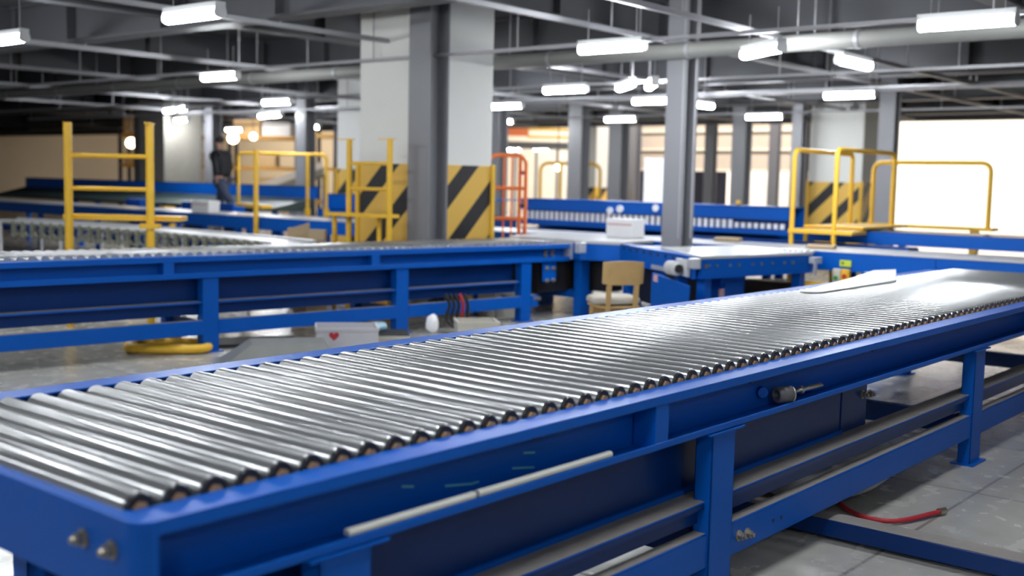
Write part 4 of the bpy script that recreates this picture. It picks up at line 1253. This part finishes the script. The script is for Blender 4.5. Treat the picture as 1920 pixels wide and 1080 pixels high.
tray((28.2, 4), (28.2, 50), 4.10, .08, .06, 'light rail carrying the third row of tube lights', step=5.0)
# tall conduits on the right grey column
CN = empty('conduit', (11.5, 6.8, 0), 0, 'pair of pale vertical conduit pipes on the right grey column', 'pipe')
for px, d in ((1283, 13.05), (1306, 13.1)):
    q = at(px, 120, d)
    MB().cyl((q.x, q.y, 1.0), (q.x, q.y, CZ), .010, 10).build('pipe', GALV, CN)
# cameras and horn on the right white pillar
for px, py, lab in ((1537, 200, 'white security camera at the left corner of the right white pillar'), (1601, 203, 'small white security camera near the middle of the right white pillar')):
    q = on_x(px, py, 23.30)
    R = empty('security_camera', tuple(q), 0, lab, 'camera', 'cameras on the right pillar')
    MB().cyl((q.x, q.y, q.z+.12), (q.x, q.y, q.z), .05, 14).cbox((q.x-.05, q.y, q.z), (.22, .13, .13)).build('camera_body', HOUSING, R)
    MB().cyl((q.x-.19, q.y-.02, q.z), (q.x-.16, q.y-.02, q.z), .045, 14).build('lens', BLACK, R)

# ------------------------------------------------------------------ background goods
SHELF = mat('shelf_orange', (.50, .26, .05), .6); NAVY = mat('navy_goods', (.015, .017, .04), .7, noise=.3); WARM = mat('warm_cardboard', (.55, .38, .20), .8, noise=.15, nscale=2)
def rack(px0, px1, d, label, levels=(0.9, 2.2, 3.4), seed=1, top=4.2):
    a = at(px0, 330, d); b = at(px1, 330, d)
    v = Vector((b.x-a.x, b.y-a.y, 0)); L = v.length; ang = math.atan2(v.y, v.x)
    R = empty('storage_rack', (a.x, a.y, 0), ang, label, 'rack')
    n = max(2, int(L/2.6)+1)
    for k in range(n):
        x = L*k/(n-1)
        MB().box((x-.05, 0, 0), (x+.05, .1, top)).box((x-.05, .9, 0), (x+.05, 1.0, top)).build('upright', NAVY, R, local=True)
    for z in levels:
        for yb in (0, .94):
            MB().box((0, yb, z-.12), (L, yb+.06, z)).build('shelf_beam', SHELF, R, local=True)
        MB().box((0, .06, z-.04), (L, .94, z-.01)).build('shelf_board', GALV, R, local=True)
    rnd = random.Random(seed)
    for z in (0,)+tuple(levels):
        x = .1
        while x < L-.7:
            w_ = .5+rnd.random()*.5; h_ = .35+rnd.random()*.35
            if rnd.random() < .8:
                ca, sa = math.cos(ang), math.sin(ang)
                cx_, cy_ = x+w_/2, .47
                o = MB().cbox((0, 0, h_/2), (w_, .75, h_)).build('carton', rnd.choice((WARM, WARM, CARD, PAPER, NAVY)), local=True)
                o.location = (a.x+ca*cx_-sa*cy_, a.y+sa*cx_+ca*cy_, z+.004); o.rotation_euler = (0, 0, ang)
                tag(o, 'carton stored on the '+label, 'box', 'cartons on the '+label[:40])
            x += w_+.08
    return R
rack(345, 400, 38, 'storage rack left of the walking person', seed=2, levels=(.9, 1.9, 2.9), top=3.3)
rack(430, 555, 37, 'storage rack behind the far yellow handrail', seed=3, levels=(.9, 1.9, 2.9), top=3.3)
rack(588, 628, 34, 'narrow storage rack left of the striped pillar', seed=4, levels=(.9, 1.9, 2.9), top=3.3)
rack(225, 290, 38, 'storage rack behind the tall yellow post', seed=6, levels=(.9, 1.9, 2.9), top=3.3)
# white machine panel and screens before the bright wall
q = on_z(1225, 400, .5)
q = at(1226, 330, 22.0)
WB = empty('white_board', (q.x, q.y, 0), math.atan2(R2.y, R2.x), 'tall blank white board standing left of the grey right column', 'board')
MB().box((-.19, 0, 1.0), (.21, .04, 2.13)).build('panel', mat('board_white', (.9, .9, .95), .5), WB, local=True, bevel=.01)
MB().box((-.02, .04, 0), (.03, .08, 2.0)).box((-.25, -.1, 0), (.25, .2, .04)).build('stand', HOUSING, WB, local=True)
# dark openings / lorries in the far hall
for (px0, px1, py0, py1, d, lab) in ((1297, 1322, 303, 380, 42, 'dark doorway screen at far right, left one'), (1340, 1363, 303, 380, 42, 'dark doorway screen at far right, right one'), (1180, 1213, 318, 380, 42, 'dark screen behind the white board')):
    a = at(px0, 340, d); b = at(px1, 340, d)
    v = Vector((b.x-a.x, b.y-a.y, 0)); L = v.length
    zt = at(px0, py0, d).z
    R = empty('strip_curtain', (a.x, a.y, 0), math.atan2(v.y, v.x), lab, 'curtain')
    MB().box((0, 0, 0), (L, .08, zt)).build('panel', NAVY, R, local=True)
    MB().box((-.1, -.03, zt), (L+.1, .15, zt+.6)).build('header', mat('lilac_header', (.7, .62, .70), .7), R, local=True)
# mezzanine with yellow rail in the far centre
a = at(925, 262, 46); b = at(1082, 275, 46)
v = Vector((b.x-a.x, b.y-a.y, 0)); L = v.length
MZ = empty('mezzanine', (a.x, a.y, 0), math.atan2(v.y, v.x), 'far mezzanine deck with an orange and yellow guard rail right of the white pillar', 'mezzanine')
MB().box((0, 0, 2.95), (L, 2.0, 3.2)).build('deck', BEAM, MZ, local=True)
MB().box((.5, 0, 3.42), (L*.42, .05, 3.78)).build('guard_board', ORANGE, MZ, local=True)
MB().box((L*.4, 0, 3.66), (L, .05, 3.78)).box((L*.4, 0, 3.35), (L, .05, 3.45)).build('guard_rail', YEL, MZ, local=True)
for k in range(5):
    MB().box((L*k/4, 0, 0), (L*k/4+.12, .12, 2.95)).build('post', GREY, MZ, local=True)
for px in (963, 1016):
    q = on_z(px, 281, 2.75); q = at(px, 281, 49)
    R = copy_tree(lamp0); R.location = tuple(q); R.rotation_euler = (0, 0, 0)
    tag(R, 'tube light under the far mezzanine, %s' % ('left one' if px < 1000 else 'right one'), 'light', 'lights under the mezzanine')
# inclined chute conveyor in the far left
a = at(478, 372, 30); b = at(610, 322, 33)
IC = empty('inclined_conveyor', (a.x, a.y, 0), 0, 'inclined grey conveyor rising to the right behind the far yellow handrail', 'conveyor')
u = Vector((.64, -.77, 0))
MB().extrude([(-.5, -.1), (.5, -.1), (.5, .1), (-.5, .1)], a, b, (.77, .64, 0), (0, 0, 1)).build('slide', GREYBOX, IC)
MB().extrude([(-.55, .1), (-.48, .1), (-.48, .3), (-.55, .3)], a, b, (.77, .64, 0), (0, 0, 1)).build('side_rail', PLATE, IC)
mid = (a+b)/2
for q in (mid, b):
    MB().box((q.x-.06, q.y-.06, 0), (q.x+.06, q.y+.06, q.z-.1)).build('leg', GREY, IC)
# yellow beacon on the slotted conveyor
q = on_x(1385, 374, 14.0)
R = empty('beacon', (14.0, q.y, 1.36), 0, 'round yellow beacon light on top of the slotted conveyor, right part', 'beacon')
MB().cyl((14.0, q.y, 1.362), (14.0, q.y, 1.375), .03, 14).build('base', BLACK, R)
MB().cyl((14.0, q.y, 1.375), (14.0, q.y, 1.43), .035, 16, r2=.028).build('dome', YEL, R)

# small warm work lamps far behind
WL = mat('warm_globe', (1, .8, .5), .5, emit=(1.0, .72, .40), estr=9)
for (px, py, d, r_, lab) in ((246, 268, 36, .16, 'warm globe lamp at the far left edge beside the tall yellow post'),
                             (437, 259, 36, .17, 'warm square-glowing lamp just right of the walking person'),
                             (475, 256, 36, .11, 'small warm globe lamp above the far yellow handrail'),
                             (937, 256, 40, .13, 'warm globe lamp left of the orange guard board of the mezzanine'),
                             (1046, 314, 34, .10, 'bright small lamp on the thin far railing')):
    q = at(px, py, d)
    R = empty('globe_lamp', tuple(q), 0, lab, 'lamp')
    bm = bmesh.new(); bmesh.ops.create_uvsphere(bm, u_segments=16, v_segments=10, radius=r_)
    me = bpy.data.meshes.new('globe'); bm.to_mesh(me); bm.free(); me.materials.append(WL)
    o = bpy.data.objects.new('globe', me); COL.objects.link(o); o.parent = R
    MB().cyl((0, 0, r_*.9), (0, 0, (CZ if q.x < LOWX else 8.0)-q.z), .015, 6).build('cord', BLACK, R, local=True)

for yy in (8, 15, 21):  # unseen floods added only to brighten the fascia
    flood(30.0, yy, 7.2, 34.0, yy, 3.6, 420, 4.5, .5, (1, .93, .86))
